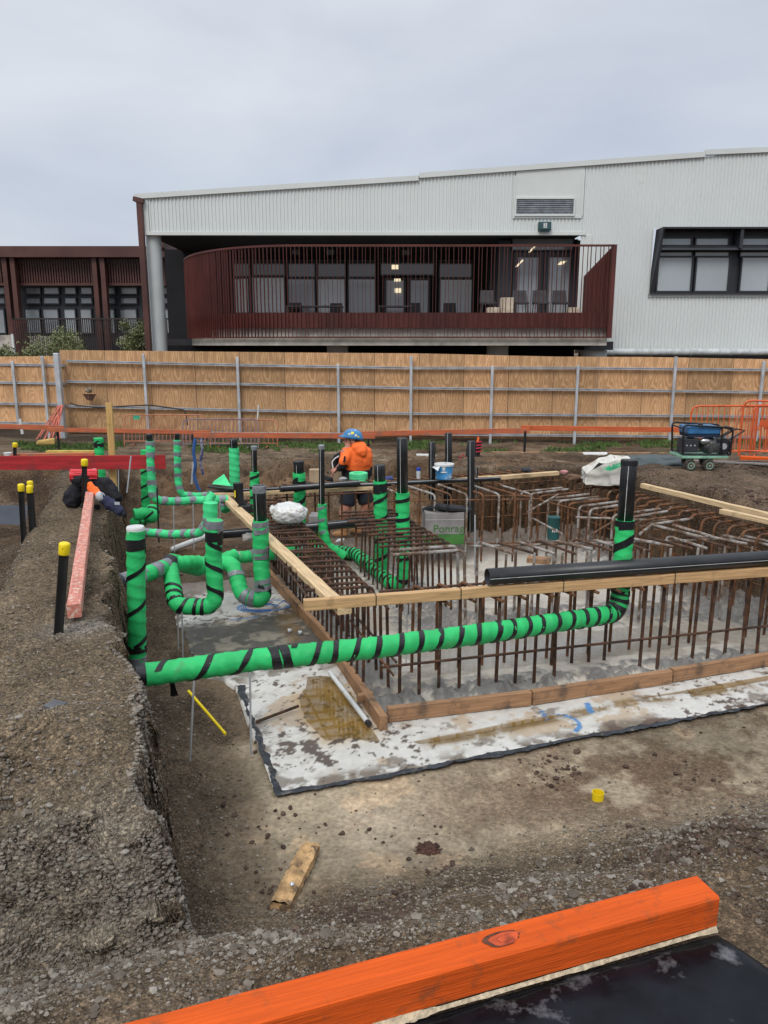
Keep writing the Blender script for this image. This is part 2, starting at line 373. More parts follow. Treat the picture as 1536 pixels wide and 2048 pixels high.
# steep rubble faces pushed sideways a little
gy, gx = np.gradient(ZZ, ys, xs); steep = np.clip(np.hypot(gx, gy)/3, 0, 1)
near = (YY < 14) & (np.abs(XX) < 7)
k1 = fbm(XX*6+ZZ*9, YY*6+ZZ*7, 4, 61)*.035*steep*near; k2 = fbm(XX*7-ZZ*8, YY*5+ZZ*9, 4, 62)*.035*steep*near
k3 = fbm(XX*24+ZZ*31, YY*22+ZZ*29, 3, 63)*.034*steep*near
XD = XX+k1+k3; YD = YY+k2-k3
def grid_mesh(name, X, Y, Z):
    ny, nx = X.shape; me = bpy.data.meshes.new(name); nv = nx*ny; nf = (nx-1)*(ny-1)
    me.vertices.add(nv); me.vertices.foreach_set('co', np.stack([X, Y, Z], -1).astype(np.float32).ravel())
    idx = np.arange(nv).reshape(ny, nx); q = np.stack([idx[:-1,:-1], idx[:-1,1:], idx[1:,1:], idx[1:,:-1]], -1).reshape(-1)
    me.loops.add(nf*4); me.loops.foreach_set('vertex_index', q.astype(np.int32)); me.polygons.add(nf)
    me.polygons.foreach_set('loop_start', np.arange(0, nf*4, 4, dtype=np.int32)); me.polygons.foreach_set('loop_total', np.full(nf, 4, np.int32))
    me.polygons.foreach_set('use_smooth', np.ones(nf, bool)); me.update(); me.validate(); return me
def set_col(me, arr, name='col'):
    a = me.color_attributes.new(name, 'FLOAT_COLOR', 'POINT'); c = np.ones((len(me.vertices), 4), np.float32); arr = np.asarray(arr); c[:, :arr.shape[-1]] = arr.reshape(-1, arr.shape[-1]); a.data.foreach_set('color', c.ravel())
def cmix(C, c, m): return C*(1-m[..., None]) + np.array(c)*m[..., None]
def ground_color(X, Y, U, V, Z, st):
    n = fbm(X*1.4, Y*1.4, 5, 71, .6); n2 = fbm(X*4, Y*4, 5, 72, .65); n3 = fbm(X*14, Y*14, 4, 73, .7)
    C = np.ones(X.shape+(3,))*np.array((.150,.118,.088))
    C = cmix(C, (.085,.062,.046), sst(-.1,.5,n2)*.7)
    C = cmix(C, (.20,.165,.125), sst(.0,.5,n)*.6)
    top = sst(.05,-.1,U)*sst(2.4,2.6,V)*sst(9,8,V); C = cmix(C, (.185,.152,.112), top*(.55+.4*n3))
    # tan blinding in front of the white sheet
    tan = sst(.12,.5,U+.25*n+.12*n2)*sst(2.55,3.0,V+.3*n+.15*n2-.05*np.clip(U-2,0,3))*sst(4.4,4.2,V)
    C = cmix(C, (.27,.235,.185), tan*.9); C = cmix(C, (.34,.30,.25), tan*sst(.15,.5,n)*.6)
    C = cmix(C, (.46,.35,.25), tan*sst(.36,.42,fbm(X*1.6+3,Y*1.6,5,75,.62))*.5)
    mud = tan*sst(.7,2.2,U)*sst(-.28,.12,n2+.35*n)*(.6+.4*sst(3.7,3.2,V)); C = cmix(C, (.115,.080,.058), mud*.88)
    C = cmix(C, (.16,.075,.05), tan*sst(.42,.6,n2)*sst(.5,1.5,U)*.6)
    ramp = sst(2.2,3.0,V)*sst(3.2,2.9,V)*sst(1.0,2.0,U); C = cmix(C, (.23,.20,.16), ramp*sst(0,.35,n2)*.6)
    rf = sst(2.2,2.35,V)*sst(2.8,2.5,V)*sst(.1,-.1,U)*np.clip(st*1.6,0,1); C = cmix(C, (.29,.265,.235), np.clip(rf*1.3,0,1)*.9)
    rf2 = sst(.25,.05,U)*sst(2.3,2.7,V)*sst(8,5,V)*np.clip(st*1.2,0,1)*sst(-.1,-.2,Z*.5); C = cmix(C, (.19,.16,.13), rf2*.6)
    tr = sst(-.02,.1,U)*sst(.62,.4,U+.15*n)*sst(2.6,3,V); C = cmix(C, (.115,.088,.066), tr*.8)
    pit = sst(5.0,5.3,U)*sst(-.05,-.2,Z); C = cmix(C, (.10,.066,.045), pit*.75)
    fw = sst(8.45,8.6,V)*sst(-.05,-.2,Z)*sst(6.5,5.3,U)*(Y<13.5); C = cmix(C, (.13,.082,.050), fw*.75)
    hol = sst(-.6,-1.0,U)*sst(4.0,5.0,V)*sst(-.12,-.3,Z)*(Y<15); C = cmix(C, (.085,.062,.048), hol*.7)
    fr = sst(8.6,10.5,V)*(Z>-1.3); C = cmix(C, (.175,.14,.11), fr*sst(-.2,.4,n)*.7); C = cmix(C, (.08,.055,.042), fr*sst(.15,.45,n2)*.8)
    rt = sst(5.4,5.7,U)*sst(9.5,8.5,V); C = cmix(C, (.095,.068,.053), rt*.8)
    gl = np.exp(-(((U+.30)/.16)**2+((V-4.15)/.14)**2)); C = cmix(C, (.30,.29,.28), np.clip(gl*1.4,0,1)*.8)
    fgd = sst(2.25,2.0,V)*sst(1.0,1.4,V); C = cmix(C, (.125,.093,.066), fgd*sst(-.25,.15,n)*.8); C = C*np.array((1.22,1.15,1.03))*(1+.28*n3[..., None])*np.clip(1+.75*fbm(X*1.1+5, Y*1.1, 4, 77, .6),.6,1.45)[..., None]; C = np.clip(C, .02, .8); grit = np.clip(1-.92*tan*(1-.55*np.clip(mud,0,1))-.0*n, .05, 1); grit = np.minimum(grit, np.clip(.35+.9*sst(-.3,.3,n2)+R_(U,V),.05,1)); return np.concatenate([C, grit[..., None]], -1)
def R_(U, V): return sst(3.0,2.6,V)+sst(.2,0,U)
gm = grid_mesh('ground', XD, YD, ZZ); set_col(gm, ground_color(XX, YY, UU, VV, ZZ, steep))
SOIL = M('soil', (1.0,1.0,1.0), rough=.95, var=.42, scale=38, bump=.9, bscale=70, attr='col', detail=8, vor=75, spec=.15, bdist=.014, ramp=(.30,.66), cells=[(85,.68,1.55,.75),(210,.62,1.55,.7)])
ground = link_mesh('ground', gm, SOIL); tag(ground, kind='structure')
def hz(x, y): return float(HT(np.array([[x]]), np.array([[y]]), True)[0, 0])
def onground(x, y, Y0=1.4, Y1=24):
    """where the sight line through a photo point meets the ground"""
    Y = Y0
    while Y < Y1:
        p = W(x, y, Y)
        if p.z <= hz(p.x, p.y): return p
        Y += .04
    return W(x, y, Y1)

# ---------------------------------------------------------------- stones (nobody could count them)
def ico(sub):
    bm = bmesh.new(); bmesh.ops.create_icosphere(bm, subdivisions=sub, radius=1); v = np.array([x.co[:] for x in bm.verts]); f = np.array([[q.index for q in p.verts] for p in bm.faces]); bm.free(); return v, f
def scatter(name, N, sub, pos, size, cols, mat, flat=(.45,.8), sink=.3, kind='stuff', label=None):
    v, f = ico(sub); nv = len(v); VV_ = []; 
    vars_ = []
    for k in range(10):
        d = 1+.75*(vnoise(v[:,0]*1.7+k*5, v[:,1]*1.7+v[:,2]*1.9, k)-.5) + .6*(vnoise(v[:,2]*2.3+k*3, v[:,0]*2.1-v[:,1]*1.3, k+50)-.5); vars_.append(v*d[:, None])
    P = np.array(pos); out = np.empty((N, nv, 3), np.float32)
    kk = rng.integers(0, 10, N); ang = rng.uniform(0, 2*PI, N); fl = rng.uniform(*flat, N); el = rng.uniform(.7, 1.25, N)
    for i in range(N):
        q = vars_[kk[i]]*(size[i], size[i]*el[i], size[i]*fl[i]); ca, sa = math.cos(ang[i]), math.sin(ang[i])
        out[i, :, 0] = q[:,0]*ca-q[:,1]*sa+P[i,0]; out[i, :, 1] = q[:,0]*sa+q[:,1]*ca+P[i,1]; out[i, :, 2] = q[:,2]+P[i,2]+size[i]*fl[i]*(1-2*sink)
    me = bpy.data.meshes.new(name); me.vertices.add(N*nv); me.vertices.foreach_set('co', out.ravel())
    F_ = (f[None]+(np.arange(N)*nv)[:, None, None]).reshape(-1); nf = len(F_)//3
    me.loops.add(nf*3); me.loops.foreach_set('vertex_index', F_.astype(np.int32)); me.polygons.add(nf)
    me.polygons.foreach_set('loop_start', np.arange(0, nf*3, 3, dtype=np.int32)); me.polygons.foreach_set('loop_total', np.full(nf, 3, np.int32))
    me.polygons.foreach_set('use_smooth', np.zeros(nf, bool)); me.update(); c = np.repeat(np.array(cols, np.float32), nv, axis=0); set_col(me, c)
    o = link_mesh(name, me, mat); tag(o, label, None, None, kind); return o
STONE = M('stone', (1,1,1), rough=.9, var=.25, scale=60, bump=.4, bscale=120, attr='col', spec=.2, bdist=.003)
def make_stones(name, N, sub, smin, smax, dens, pal, Yr, label, power=2.2, sink=.3):
    xs_, ys_ = [], []
    while len(xs_) < N:
        m = N*3; u = rng.uniform(0, 1, m); Y = Yr[0]*(Yr[1]/Yr[0])**u; X = rng.uniform(-.62, .62, m)*Y
        d = dens(X, Y)*slope_w(X, Y)/3.2; keep = rng.uniform(0, 1, m) < d; xs_ += list(X[keep]); ys_ += list(Y[keep])
    X = np.array(xs_[:N]); Y = np.array(ys_[:N]); Z = HT(X[None], Y[None])[0]
    t = rng.uniform(0, 1, N)**power; size = smin*(smax/smin)**t*np.clip(Y/2.5, 1, 1.7)
    pal = np.array(pal); cols = pal[rng.integers(0, len(pal), N)]*rng.uniform(.7, 1.25, (N, 1))
    return scatter(name, N, sub, np.stack([X, Y, Z], 1), size, cols, STONE, label=label, sink=sink)
def dens_small(X, Y):
    U = CA*X+SA*Y; V = -SA*X+CA*Y; cl = sst(-.3, .3, fbm(X*2, Y*2, 3, 81))
    d = .35+.65*cl; tanr = sst(.35,.6,U)*sst(2.75,3.05,V)*sst(8.9,8.7,V)*sst(5.6,5.4,U); d = d*(1-.93*tanr)
    return np.where((V < 1.47) & (U > -2) & (U < 1.5), 0, d)
def dens_big(X, Y):
    U = CA*X+SA*Y; V = -SA*X+CA*Y; cl = sst(0, .4, fbm(X*1.8, Y*1.8, 3, 82))
    d = .15+.85*cl; ramp = sst(2.9,2.6,V); side = sst(.3,.1,U)*sst(2.2,2.7,V)*sst(4.5,3.5,V)
    d = d*np.clip(ramp+.45*side+.10, 0, 1); tanr = sst(.35,.6,U)*sst(2.9,3.1,V)*sst(8.9,8.7,V)*sst(5.6,5.4,U); d = d*(1-.985*tanr)
    return np.where((V < 1.49) & (U > -2) & (U < 1.5), 0, d)
GP = [(.22,.19,.155),(.17,.14,.11),(.13,.105,.08),(.27,.24,.20),(.15,.115,.085),(.18,.145,.11)]
def slope_w(X, Y):
    a = HT(X, Y, False); return 1+2.2*np.clip(np.hypot(HT(X+.02, Y, False)-a, HT(X, Y+.02, False)-a)/.02, 0, 4)
make_stones('gravel', 60000, 1, .0018, .0070, dens_small, GP, (1.45, 13), 'fine pale and brown gravel mixed through the soil')
make_stones('loose_stones', 3300, 1, .004, .0165, dens_big, [(.19,.16,.13),(.15,.125,.10),(.23,.20,.165),(.12,.10,.08),(.27,.245,.21)], (1.45, 8), 'loose grey stones on the dug slope behind the orange beam', power=3.4)
def dens_clod(X, Y):
    U = CA*X+SA*Y; V = -SA*X+CA*Y; cl = sst(.1, .45, fbm(X*2.3+9, Y*2.3, 3, 83))
    return np.where((V < 1.5) & (U < 1.5), 0, np.clip(cl, .02, 1)*(1-.8*sst(.4,.7,U)*sst(1.9,1.6,U)*sst(2.7,2.9,V)))*sst(.2,.8,U+ (V>8.8)*3)*(1+2.5*sst(5.4,5.7,U)*sst(4,6,V))*(1-.75*sst(.4,.6,U)*sst(3.5,3.6,V)*sst(8.9,8.7,V)*sst(5.6,5.3,U))
make_stones('soil_clods', 6000, 1, .003, .014, dens_clod, [(.085,.055,.042),(.11,.075,.055),(.07,.045,.035)], (1.6, 14), 'dark crumbs and clods of soil', power=2.0)

def dens_face(X, Y):
    U = CA*X+SA*Y; V = -SA*X+CA*Y; a = HT(X, Y, False); g_ = np.hypot(HT(X+.02, Y, False)-a, HT(X, Y+.02, False)-a)/.02
    return np.clip(g_-.6, 0, 3)/3*sst(.3,.2,U)*sst(4.2,3.4,V)*sst(2.0,2.2,V)
make_stones('face_rubble', 7000, 1, .004, .013, dens_face, [(.23,.20,.165),(.19,.165,.135),(.25,.225,.185),(.17,.14,.115)], (1.9, 4.6), 'pale rubble bedded in the cut faces of the near mound', power=1.8, sink=.5)
# ---------------------------------------------------------------- sheets on the floor of the dig
def uvgrid(name, U0, U1, V0, V1, st, zf, colf, mat):
    us = np.arange(U0, U1+st, st); vs = np.arange(V0, V1+st, st); U, V = np.meshgrid(us, vs)
    X = U*CA-V*SA; Y = U*SA+V*CA; Z = zf(U, V, X, Y); me = grid_mesh(name, X, Y, Z); set_col(me, colf(U, V, X, Y, Z)); return me
MUDMAT = M('wet_concrete', (1,1,1), rough=.62, var=.16, scale=26, bump=.5, bscale=60, attr='col', spec=.4, bdist=.006, detail=6)
MEMB = M('white_membrane', (1,1,1), rough=.5, var=.08, scale=20, bump=.35, bscale=40, attr='col', spec=.35, bdist=.006, detail=6)
def zsheet(U, V, X, Y): return -.828+.006*fbm(X*4, Y*4, 3, 91)+.002*fbm(X*25, Y*25, 2, 92)
def csheet(U, V, X, Y, Z):
    n = fbm(X*2, Y*2, 5, 93, .6); n2 = fbm(X*7, Y*7, 5, 94, .65); n3 = fbm(X*30, Y*30, 3, 95)
    C = np.ones(X.shape+(3,))*np.array((.60,.585,.55)); C = cmix(C, (.42,.38,.33), sst(.02,.35,n2)*.6)
    C = cmix(C, (.46,.35,.24), sst(.16,.30,n+.4*n2)*.8)
    C = cmix(C, (.20,.17,.14), sst(.30,.42,fbm(X*5+4,Y*5,5,197,.65)+.25*n)*.85)
    pud = 1.0*np.exp(-(((U-1.16)/.20)**4+((V-4.45)/.38)**4)); C = cmix(C, (.46,.28,.06), pud*sst(-.6,-.1,n2)*.95)
    edge = np.minimum(V-3.66, np.where(V > 4.0, U-.62, 9))+.09*n2; 
    C = cmix(C, (.17,.14,.11), sst(.15,.03,edge)*sst(-.15,.10,n2+n)*.95)
    speck = sst(.27,.34,fbm(X*24, Y*24, 4, 96,.6)+.45*fbm(X*2.2+7,Y*2.2,3,196)); C = cmix(C, (.09,.065,.05), speck*.95)
    mud = sst(5.15,5.35,V+.2*n2)*sst(6.45,6.25,V+.2*n2); C = cmix(C, (.085,.078,.068), mud*.97); C = cmix(C, (.27,.24,.19), mud*sst(.08,.22,n2+.6*n)*.8); C = cmix(C, (.14,.085,.03), mud*sst(1.05,1.2,U)*sst(-.2,.1,n)*.8)
    mud2 = sst(7.0,7.3,V+.3*n2); C = cmix(C, (.17,.135,.11), mud2*.9)
    # run of brown water stain along the front board
    fr = np.exp(-((V-3.93-.03*np.sin(U*2.5)-.02*n)/.045)**2)*sst(1.5,1.65,U)*sst(4.2,3.4,U+n); C = cmix(C, (.19,.12,.04), np.clip(fr*1.5,0,1)*sst(-.5,0,n2)*.9)
    dk = sst(.12,.3,n2+.4*n)*sst(3.82,3.70,V)*sst(1.6,2.6,U); C = cmix(C, (.10,.065,.05), dk*.9)
    blue = (np.abs(((U-2.47)**2+(V-3.86)**2)**.5-.12) < .014)&(U>2.5) | (np.abs(U-2.42-.3*(V-3.95)) < .018)&(V>3.93)&(V<4.06) | (np.abs(U-2.75-.35*(V-3.95)) < .022)&(V>3.92)&(V<4.06) | (np.abs(((U-1.1)**2/2.6+(V-6.68)**2)**.5-.15-.02*n) < .012)|(np.abs(V-6.4-.03*n)<.014)&(U>.75)&(U<1.0)
    C = cmix(C, (.03,.20,.48), blue*sst(-.4,.1,n3+.3)*.85)
    return np.clip(C*(1+.10*n3[..., None]), .02, .9)
sh = MB()
me1 = uvgrid('membrane_sheet', .62, 5.3, 3.66, 4.26, .0125, zsheet, csheet, MEMB)
def zstrip(U, V, X, Y):
    n = fbm(X*3, Y*3, 4, 94, .65); lim = .62-.27*sst(5.1,5.4,V)+.10*n*sst(4.95,5.2,V); return zsheet(U, V, X, Y)-.06*sst(0,-.03,U-lim)+.012*sst(5.2,5.5,V)*sst(6.5,6.2,V)*fbm(X*12,Y*12,3,90)
me2 = uvgrid('membrane_strip', .30, 1.5, 4.2625, 7.6, .0125, zstrip, csheet, MEMB)
s1 = link_mesh('membrane_sheet', me1, MEMB); tag(s1, 'white membrane sheet stained with mud and brown water in front of the formwork boards', 'membrane sheet')
s2 = link_mesh('membrane_strip', me2, MEMB); s2.parent = s1
def ragged(pts, wid, z, seed, nm, mat, par):
    P = resample([Vector(p) for p in pts], .02); m = MB(); rows = []
    for i, p in enumerate(P):
        T = (P[min(i+1,len(P)-1)]-P[max(i-1,0)]).normalized(); S = Vector((-T.y, T.x, 0)); a = wid*max(.04,.5+1.1*float(fbm(np.array([i*.17]), np.array([seed*7.1]), 5, seed, .7)[0])); b = wid*max(.04,.5+1.1*float(fbm(np.array([i*.15]), np.array([seed*3.3]), 5, seed+1, .7)[0]))
        rows.append((p+S*a+Vector((0,0,z)), p+Vector((0,0,z+.006)), p-S*b+Vector((0,0,z))))
    for r0, r1 in zip(rows[:-1], rows[1:]): m.quad(r0[0], r0[1], r1[1], r1[0]); m.quad(r0[1], r0[2], r1[2], r1[1])
    return m.build(nm, mat, par, smooth=True)
BITU = M('bitumen_edge', (.028,.032,.040), rough=.55, var=.4, scale=20, bump=.7, bscale=40, wear=((.16,.14,.12), 16, .56, .68))
ragged([uv(.64,5.05), uv(.63,4.6), uv(.64,4.2), uv(.645,3.655), uv(1.4,3.645), uv(2.4,3.665), uv(3.4,3.65), uv(5.3,3.665)], .034, -.826, 4, 'edge_tape', BITU, s1)

def zfl(U, V, X, Y):
    lump = np.exp(-((V-4.42+.08*(U-1.6))/.2)**2)+np.exp(-((U-1.55)/.2)**2)+np.exp(-((V-5.65+.2*(U-2.8))/.22)**2)*sst(2,2.6,U)+np.exp(-((U-2.4)/.28)**2)*sst(5.2,5.6,V)+sst(4.7,5.0,U)+sst(7.6,7.9,V)
    lump = np.clip(lump, 0, 1); n = fbm(X*13, Y*13, 4, 97, .6)
    return -.815+.004*fbm(X*2, Y*2, 2, 98)+lump*(.022+.085*n)+lump*.03*np.abs(fbm(X*30,Y*30,3,198,.6))
def cfl(U, V, X, Y, Z):
    n = fbm(X*1.6, Y*1.6, 5, 99, .55); n2 = fbm(X*8, Y*8, 4, 100, .6)
    L_ = sst(-.813,-.797,Z+.012*n2); C = np.ones(X.shape+(3,))*np.array((.52,.475,.405)); C = cmix(C, (.33,.285,.225), sst(-.02,.18,n)*.8)
    C = cmix(C, (.52,.52,.52), np.exp(-(((U-2.9)/.8)**4+((V-4.95)/.20)**4))*.75); C = cmix(C, (.19,.185,.175), L_*.9)
    C = cmix(C, (.14,.13,.12), L_*sst(0,.2,n2)*.7); C = cmix(C, (.15,.11,.085), sst(4.75,5.1,U+.2*n2)*sst(5.2,5.6,V)*.8); C = cmix(C, (.16,.12,.09), sst(7.2,7.7,V+.3*n)*.8)
    C = cmix(C, (.52,.50,.46), sst(.2,.3,n2)*sst(6.0,6.4,V)*sst(7.6,7.2,V)*.7)
    return np.clip(C*(1+.12*n2[..., None]), .02, .9)
fl = link_mesh('concrete_floor', uvgrid('concrete_floor', 1.42, 5.42, 4.2, 8.5, .0175, zfl, cfl, MUDMAT), MUDMAT); tag(fl, kind='structure')
WATER = M('standing_water', (.26,.15,.03), rough=.03, var=.2, scale=3, bump=.02, bscale=9, spec=1.0, alpha=.55)
WATERG = M('grey_water', (.36,.32,.26), rough=.08, var=.12, scale=4, bump=.03, bscale=14, spec=.8, alpha=.35)
def puddle(pts, z, mat, seed=1):
    m = MB(); P = resample([uv(u, v) for u, v in pts+[pts[0]]], .03)[:-1]; c = sum(P, Vector())/len(P); Q = []
    for i, p in enumerate(P):
        k = 1+.22*float(fbm(np.array([p.x*6]), np.array([p.y*6]), 3, seed)[0]); q = c+(p-c)*k; q.z = z; Q.append(q)
    c.z = z
    for i in range(len(Q)): m.poly([c, Q[i], Q[(i+1) % len(Q)]])
    o = m.build('puddle', mat); tag(o, kind='structure'); return o
puddle([(1.02,4.1),(1.32,4.0),(1.33,4.4),(1.32,4.95),(1.12,5.0),(.98,4.75),(.96,4.4)], -.8235, WATER, 3)
puddle([(1.52,3.935),(1.9,3.95),(2.3,3.97),(2.6,3.955),(2.5,3.93),(1.95,3.90),(1.55,3.895)], -.8235, WATER, 5)
puddle([(3.2,3.99),(3.9,4.0),(4.4,4.0),(4.4,3.95),(3.8,3.93)], -.8235, WATER, 6)
puddle([(1.85,4.75),(2.6,4.7),(3.6,4.62),(4.3,4.6),(4.2,5.05),(3.4,5.2),(2.5,5.3),(1.9,5.3)], -.8085, WATERG, 7)

# ---------------------------------------------------------------- foreground beam and membrane
bd = (Vector((.853,1.70,0))-Vector((0,1.417,0))).normalized(); bn = Vector((-bd.y, bd.x, 0))
be = Vector((.853,1.70,.085)) + bn*.045
timber('orange_beam', be-bd*3.2, be, .09, .09, ORANGEB, 'thick bright orange painted beam with a round knot lying in front on black membrane', 'beam', rough=.0008)
kb = bpy.data.objects['orange_beam']
KN = M('knot_wood', (.40,.055,.012), rough=.6, var=.5, scale=30, bump=.3, bscale=40); KD = M('knot_edge', (.09,.03,.014), rough=.8, var=.5, scale=40)
m = MB(); m2 = MB(); kc = be-bd*.585+Vector((0,0,.0465))
for i in range(32):
    a0, a1 = 2*PI*i/32, 2*PI*(i+1)/32; g = lambda r, a, h=0: kc+bd*math.cos(a)*r*1.75*(1+.1*math.sin(3*a)+.03*math.sin(9*a))+bn*math.sin(a)*r*(1+.12*math.sin(2*a+1))+Vector((0,0,h))
    m.poly([kc, g(.021,a0), g(.021,a1)]); m2_w = .0025+.006*max(0, -math.cos(a0+.4)); 
    if math.cos(a0+.4) < .55 or i % 5 == 0: m2.quad(g(.021,a0,.0004), g(.021+m2_w,a0,.0004), g(.021+.0025+.006*max(0,-math.cos(a1+.4)),a1,.0004), g(.021,a1,.0004))
    if i % 7 and math.cos(a0) < .8: m2.quad(g(.010,a0,.0004), g(.0108,a0,.0004), g(.0108,a1,.0004), g(.010,a1,.0004))
kk_ = m.build('knot', KN, kb); m2.build('knot_edge', KD, kk_)
BMEM = M('black_membrane', (.007,.008,.011), rough=.24, var=.5, scale=9, bump=.35, bscale=12, spec=.10, wear=((.13,.13,.14), 6, .55, .64), bdist=.008)
me = bpy.data.meshes.new('black_membrane'); bm = bmesh.new(); 
f0 = Vector((.862,1.712,0))
rows = []
for i in range(91):
    row = []
    for j in range(61):
        p = f0 - bd*(i*.035) - bn*(j*.03) + (Vector((.14,-.02,0))*(j/12)*(1-i/90) if i < 90 else Vector())
        z = .027+.006*float(vnoise(p.x*6, p.y*6, 5)) + (.002*math.sin(i*1.3+j) if j else 0) - (.02 if i == 0 or j == 0 else 0)
        row.append(bm.verts.new((p.x, p.y, z)))
    rows.append(row)
for a, b in zip(rows[:-1], rows[1:]):
    for j in range(60): bm.faces.new((a[j], a[j+1], b[j+1], b[j])).smooth = True
bm.to_mesh(me); bm.free(); o = link_mesh('black_membrane', me, BMEM); tag(o, 'glossy black waterproof membrane with dried splashes under the orange beam', 'membrane')
CRUST = M('mortar_crust', (.55,.45,.31), rough=.95, var=.25, scale=60, bump=.8, bscale=120)
pp = resample([be-bn*.047-bd*3.1+Vector((0,0,-.048)), be-bn*.047+Vector((0,0,-.046))], .01); m = MB(); rr = random.Random(3)
rows = []
for i, p in enumerate(pp):
    k_ = max(0, .22+3.0*float(fbm(np.array([i*.11]), np.array([2.2]), 4, 8)[0])); rows.append((p+bn*.004+Vector((0,0,.001+.007*k_*rr.uniform(.4,1))), p-bn*(.001+.009*k_*rr.uniform(.4,1))+Vector((0,0,-.0075))))
for a, b in zip(rows[:-1], rows[1:]): m.quad(a[0], a[1], b[1], b[0])
m.build('mortar_crust', CRUST, kb)

# ---------------------------------------------------------------- formwork boards and loose timbers
def gt(name, a, b, z, w, h, mat, label, cat='timber', **k): return timber(name, G(*a, z), G(*b, z if not k.get('z2') else k.pop('z2')), w, h, mat, label, cat, **k)
# front form board in lengths
fb = [((775,1428),(1060,1395)),((1063,1394),(1340,1352)),((1343,1350),(1640,1300))]
fbl = ['wet formwork board standing on edge nearest the corner of the pit', 'wet formwork board on edge in the middle of the front row', 'wet formwork board on edge at the right end of the front row']
for (a, b), l in zip(fb, fbl): timber('form_board', G(*a, -.775), G(*b, -.775), .045, .095, PINE2, l, 'formwork board', rough=.002, group='wet boards edging the front of the pit')
timber('form_board', G(767,1447,-.78), G(668,1300,-.78), .05, .10, PINE2, 'wet formwork board on edge ending at the bottom left corner of the pit', 'formwork board', group='boards edging the left of the pit')
timber('form_board', G(690,1318,-.78), G(530,1140,-.78), .045, .10, PINE2, 'darker formwork board running back beside the left reinforcement', 'formwork board', group='boards edging the left of the pit')
timber('timber_block', G(745,1390,-.75), G(715,1395,-.75), .04, .045, PINE2, 'short wet block nailed to the left formwork board', 'timber block')
# screed rails on the cages
TZ = -.105
timber('top_rail', Vector((*uv(.99,4.53)[:2], -.10)), Vector((*uv(5.35,4.13)[:2], -.12)), .05, .07, PINE, 'long pine rail wired across the tops of the front reinforcement', 'timber rail')
timber('diagonal_rail', G(690,1222,-.155), G(438,985,-.10), .095, .045, PINEPALE, 'pale pine plank running back over the left reinforcement from the corner', 'timber plank')
timber('back_rail', G(420,990,-.07), G(760,975,-.07), .07, .04, PINEPALE, 'flat pine plank under the black pipes behind the white bag', 'timber plank')
timber('back_rail', G(838,968,-.06), G(985,955,-.06), .09, .045, PINE, 'pine plank under the blue bucket', 'timber plank')
timber('back_rail', G(975,957,-.03), G(1115,946,-.03), .07, .045, PINEPALE, 'thin pine plank right of the blue bucket reaching the bank', 'timber plank')
timber('edge_rail', G(1285,971,.0), G(1640,1056,.0), .06, .05, PINEPALE, 'long pale pine rail along the right edge of the pit', 'timber rail')
timber('edge_rail', G(1443,1022,-.02), G(1640,1066,-.02), .06, .045, PINEPALE, 'second shorter pale rail in front of the long right edge rail', 'timber rail')
# rotten plank
ROT = M('splintered_wood', (.46,.29,.14), rough=.95, var=.4, scale=14, bump=.8, bscale=40, wear=((.15,.10,.06), 16, .53, .60))
def rotten():
    a = G(560,1812,-.80); b = G(622,1690,-.80); d = (b-a); Ln = d.length; d.normalize(); s = Vector((-d.y, d.x, 0)); m = MB(); rr = random.Random(5); n = 40
    lo, hi = [], []
    for i in range(n+1):
        p = a+d*Ln*i/n; tp = 1-.5*max(0,(i/n-.8))*5*rr.random(); wl = .043*tp*(1+.07*rr.uniform(-1,1)); wr_ = .043*(1+.05*rr.uniform(-1,1)); h = .020+.003*rr.uniform(-1,1)
        z0 = hz(p.x, p.y)
        hi.append([p+s*wl+Vector((0,0,h-.01)), p+s*.022+Vector((0,0,h+.002*rr.random())), p+Vector((0,0,h-.004-.006*math.sin(i*.35)**2)), p-s*.02+Vector((0,0,h+.003*rr.random())), p-s*wr_+Vector((0,0,h-.012))])
        lo.append([p+s*wl-Vector((0,0,.03)), p-s*wr_-Vector((0,0,.03))])
    for i in range(n):
        for j in range(4): m.quad(hi[i][j], hi[i+1][j], hi[i+1][j+1], hi[i][j+1])
        m.quad(lo[i][0], lo[i+1][0], hi[i+1][0], hi[i][0]); m.quad(hi[i][4], hi[i+1][4], lo[i+1][1], lo[i][1])
    m.quad(lo[0][0], hi[0][0], hi[0][4], lo[0][1]); m.quad(lo[n][1], hi[n][4], hi[n][0], lo[n][0])
    o = m.build('broken_plank', ROT); tag(o, 'splintered rotten piece of plank lying on the dug floor', 'broken plank')
    m = MB().lathe(a+d*.10-s*.018+Vector((0,0,.028)), [(.003,0),(.010,.001),(.011,.006),(.006,.012),(.001,.014)], 12); m.build('bolt_head', GALV, o, smooth=True)
rotten()
# ---------------------------------------------------------------- reinforcement
def cage(name, label, loc, cat='reinforcement'): return empty(name, loc, label, cat)
def bars(parent, name, lst, r, mat, n=7):
    for pts in lst: MB().tube(pts, r*random.uniform(.95,1.05), n).build(name, mat, parent, smooth=True)
def jit(a=.006): return random.uniform(-a, a)
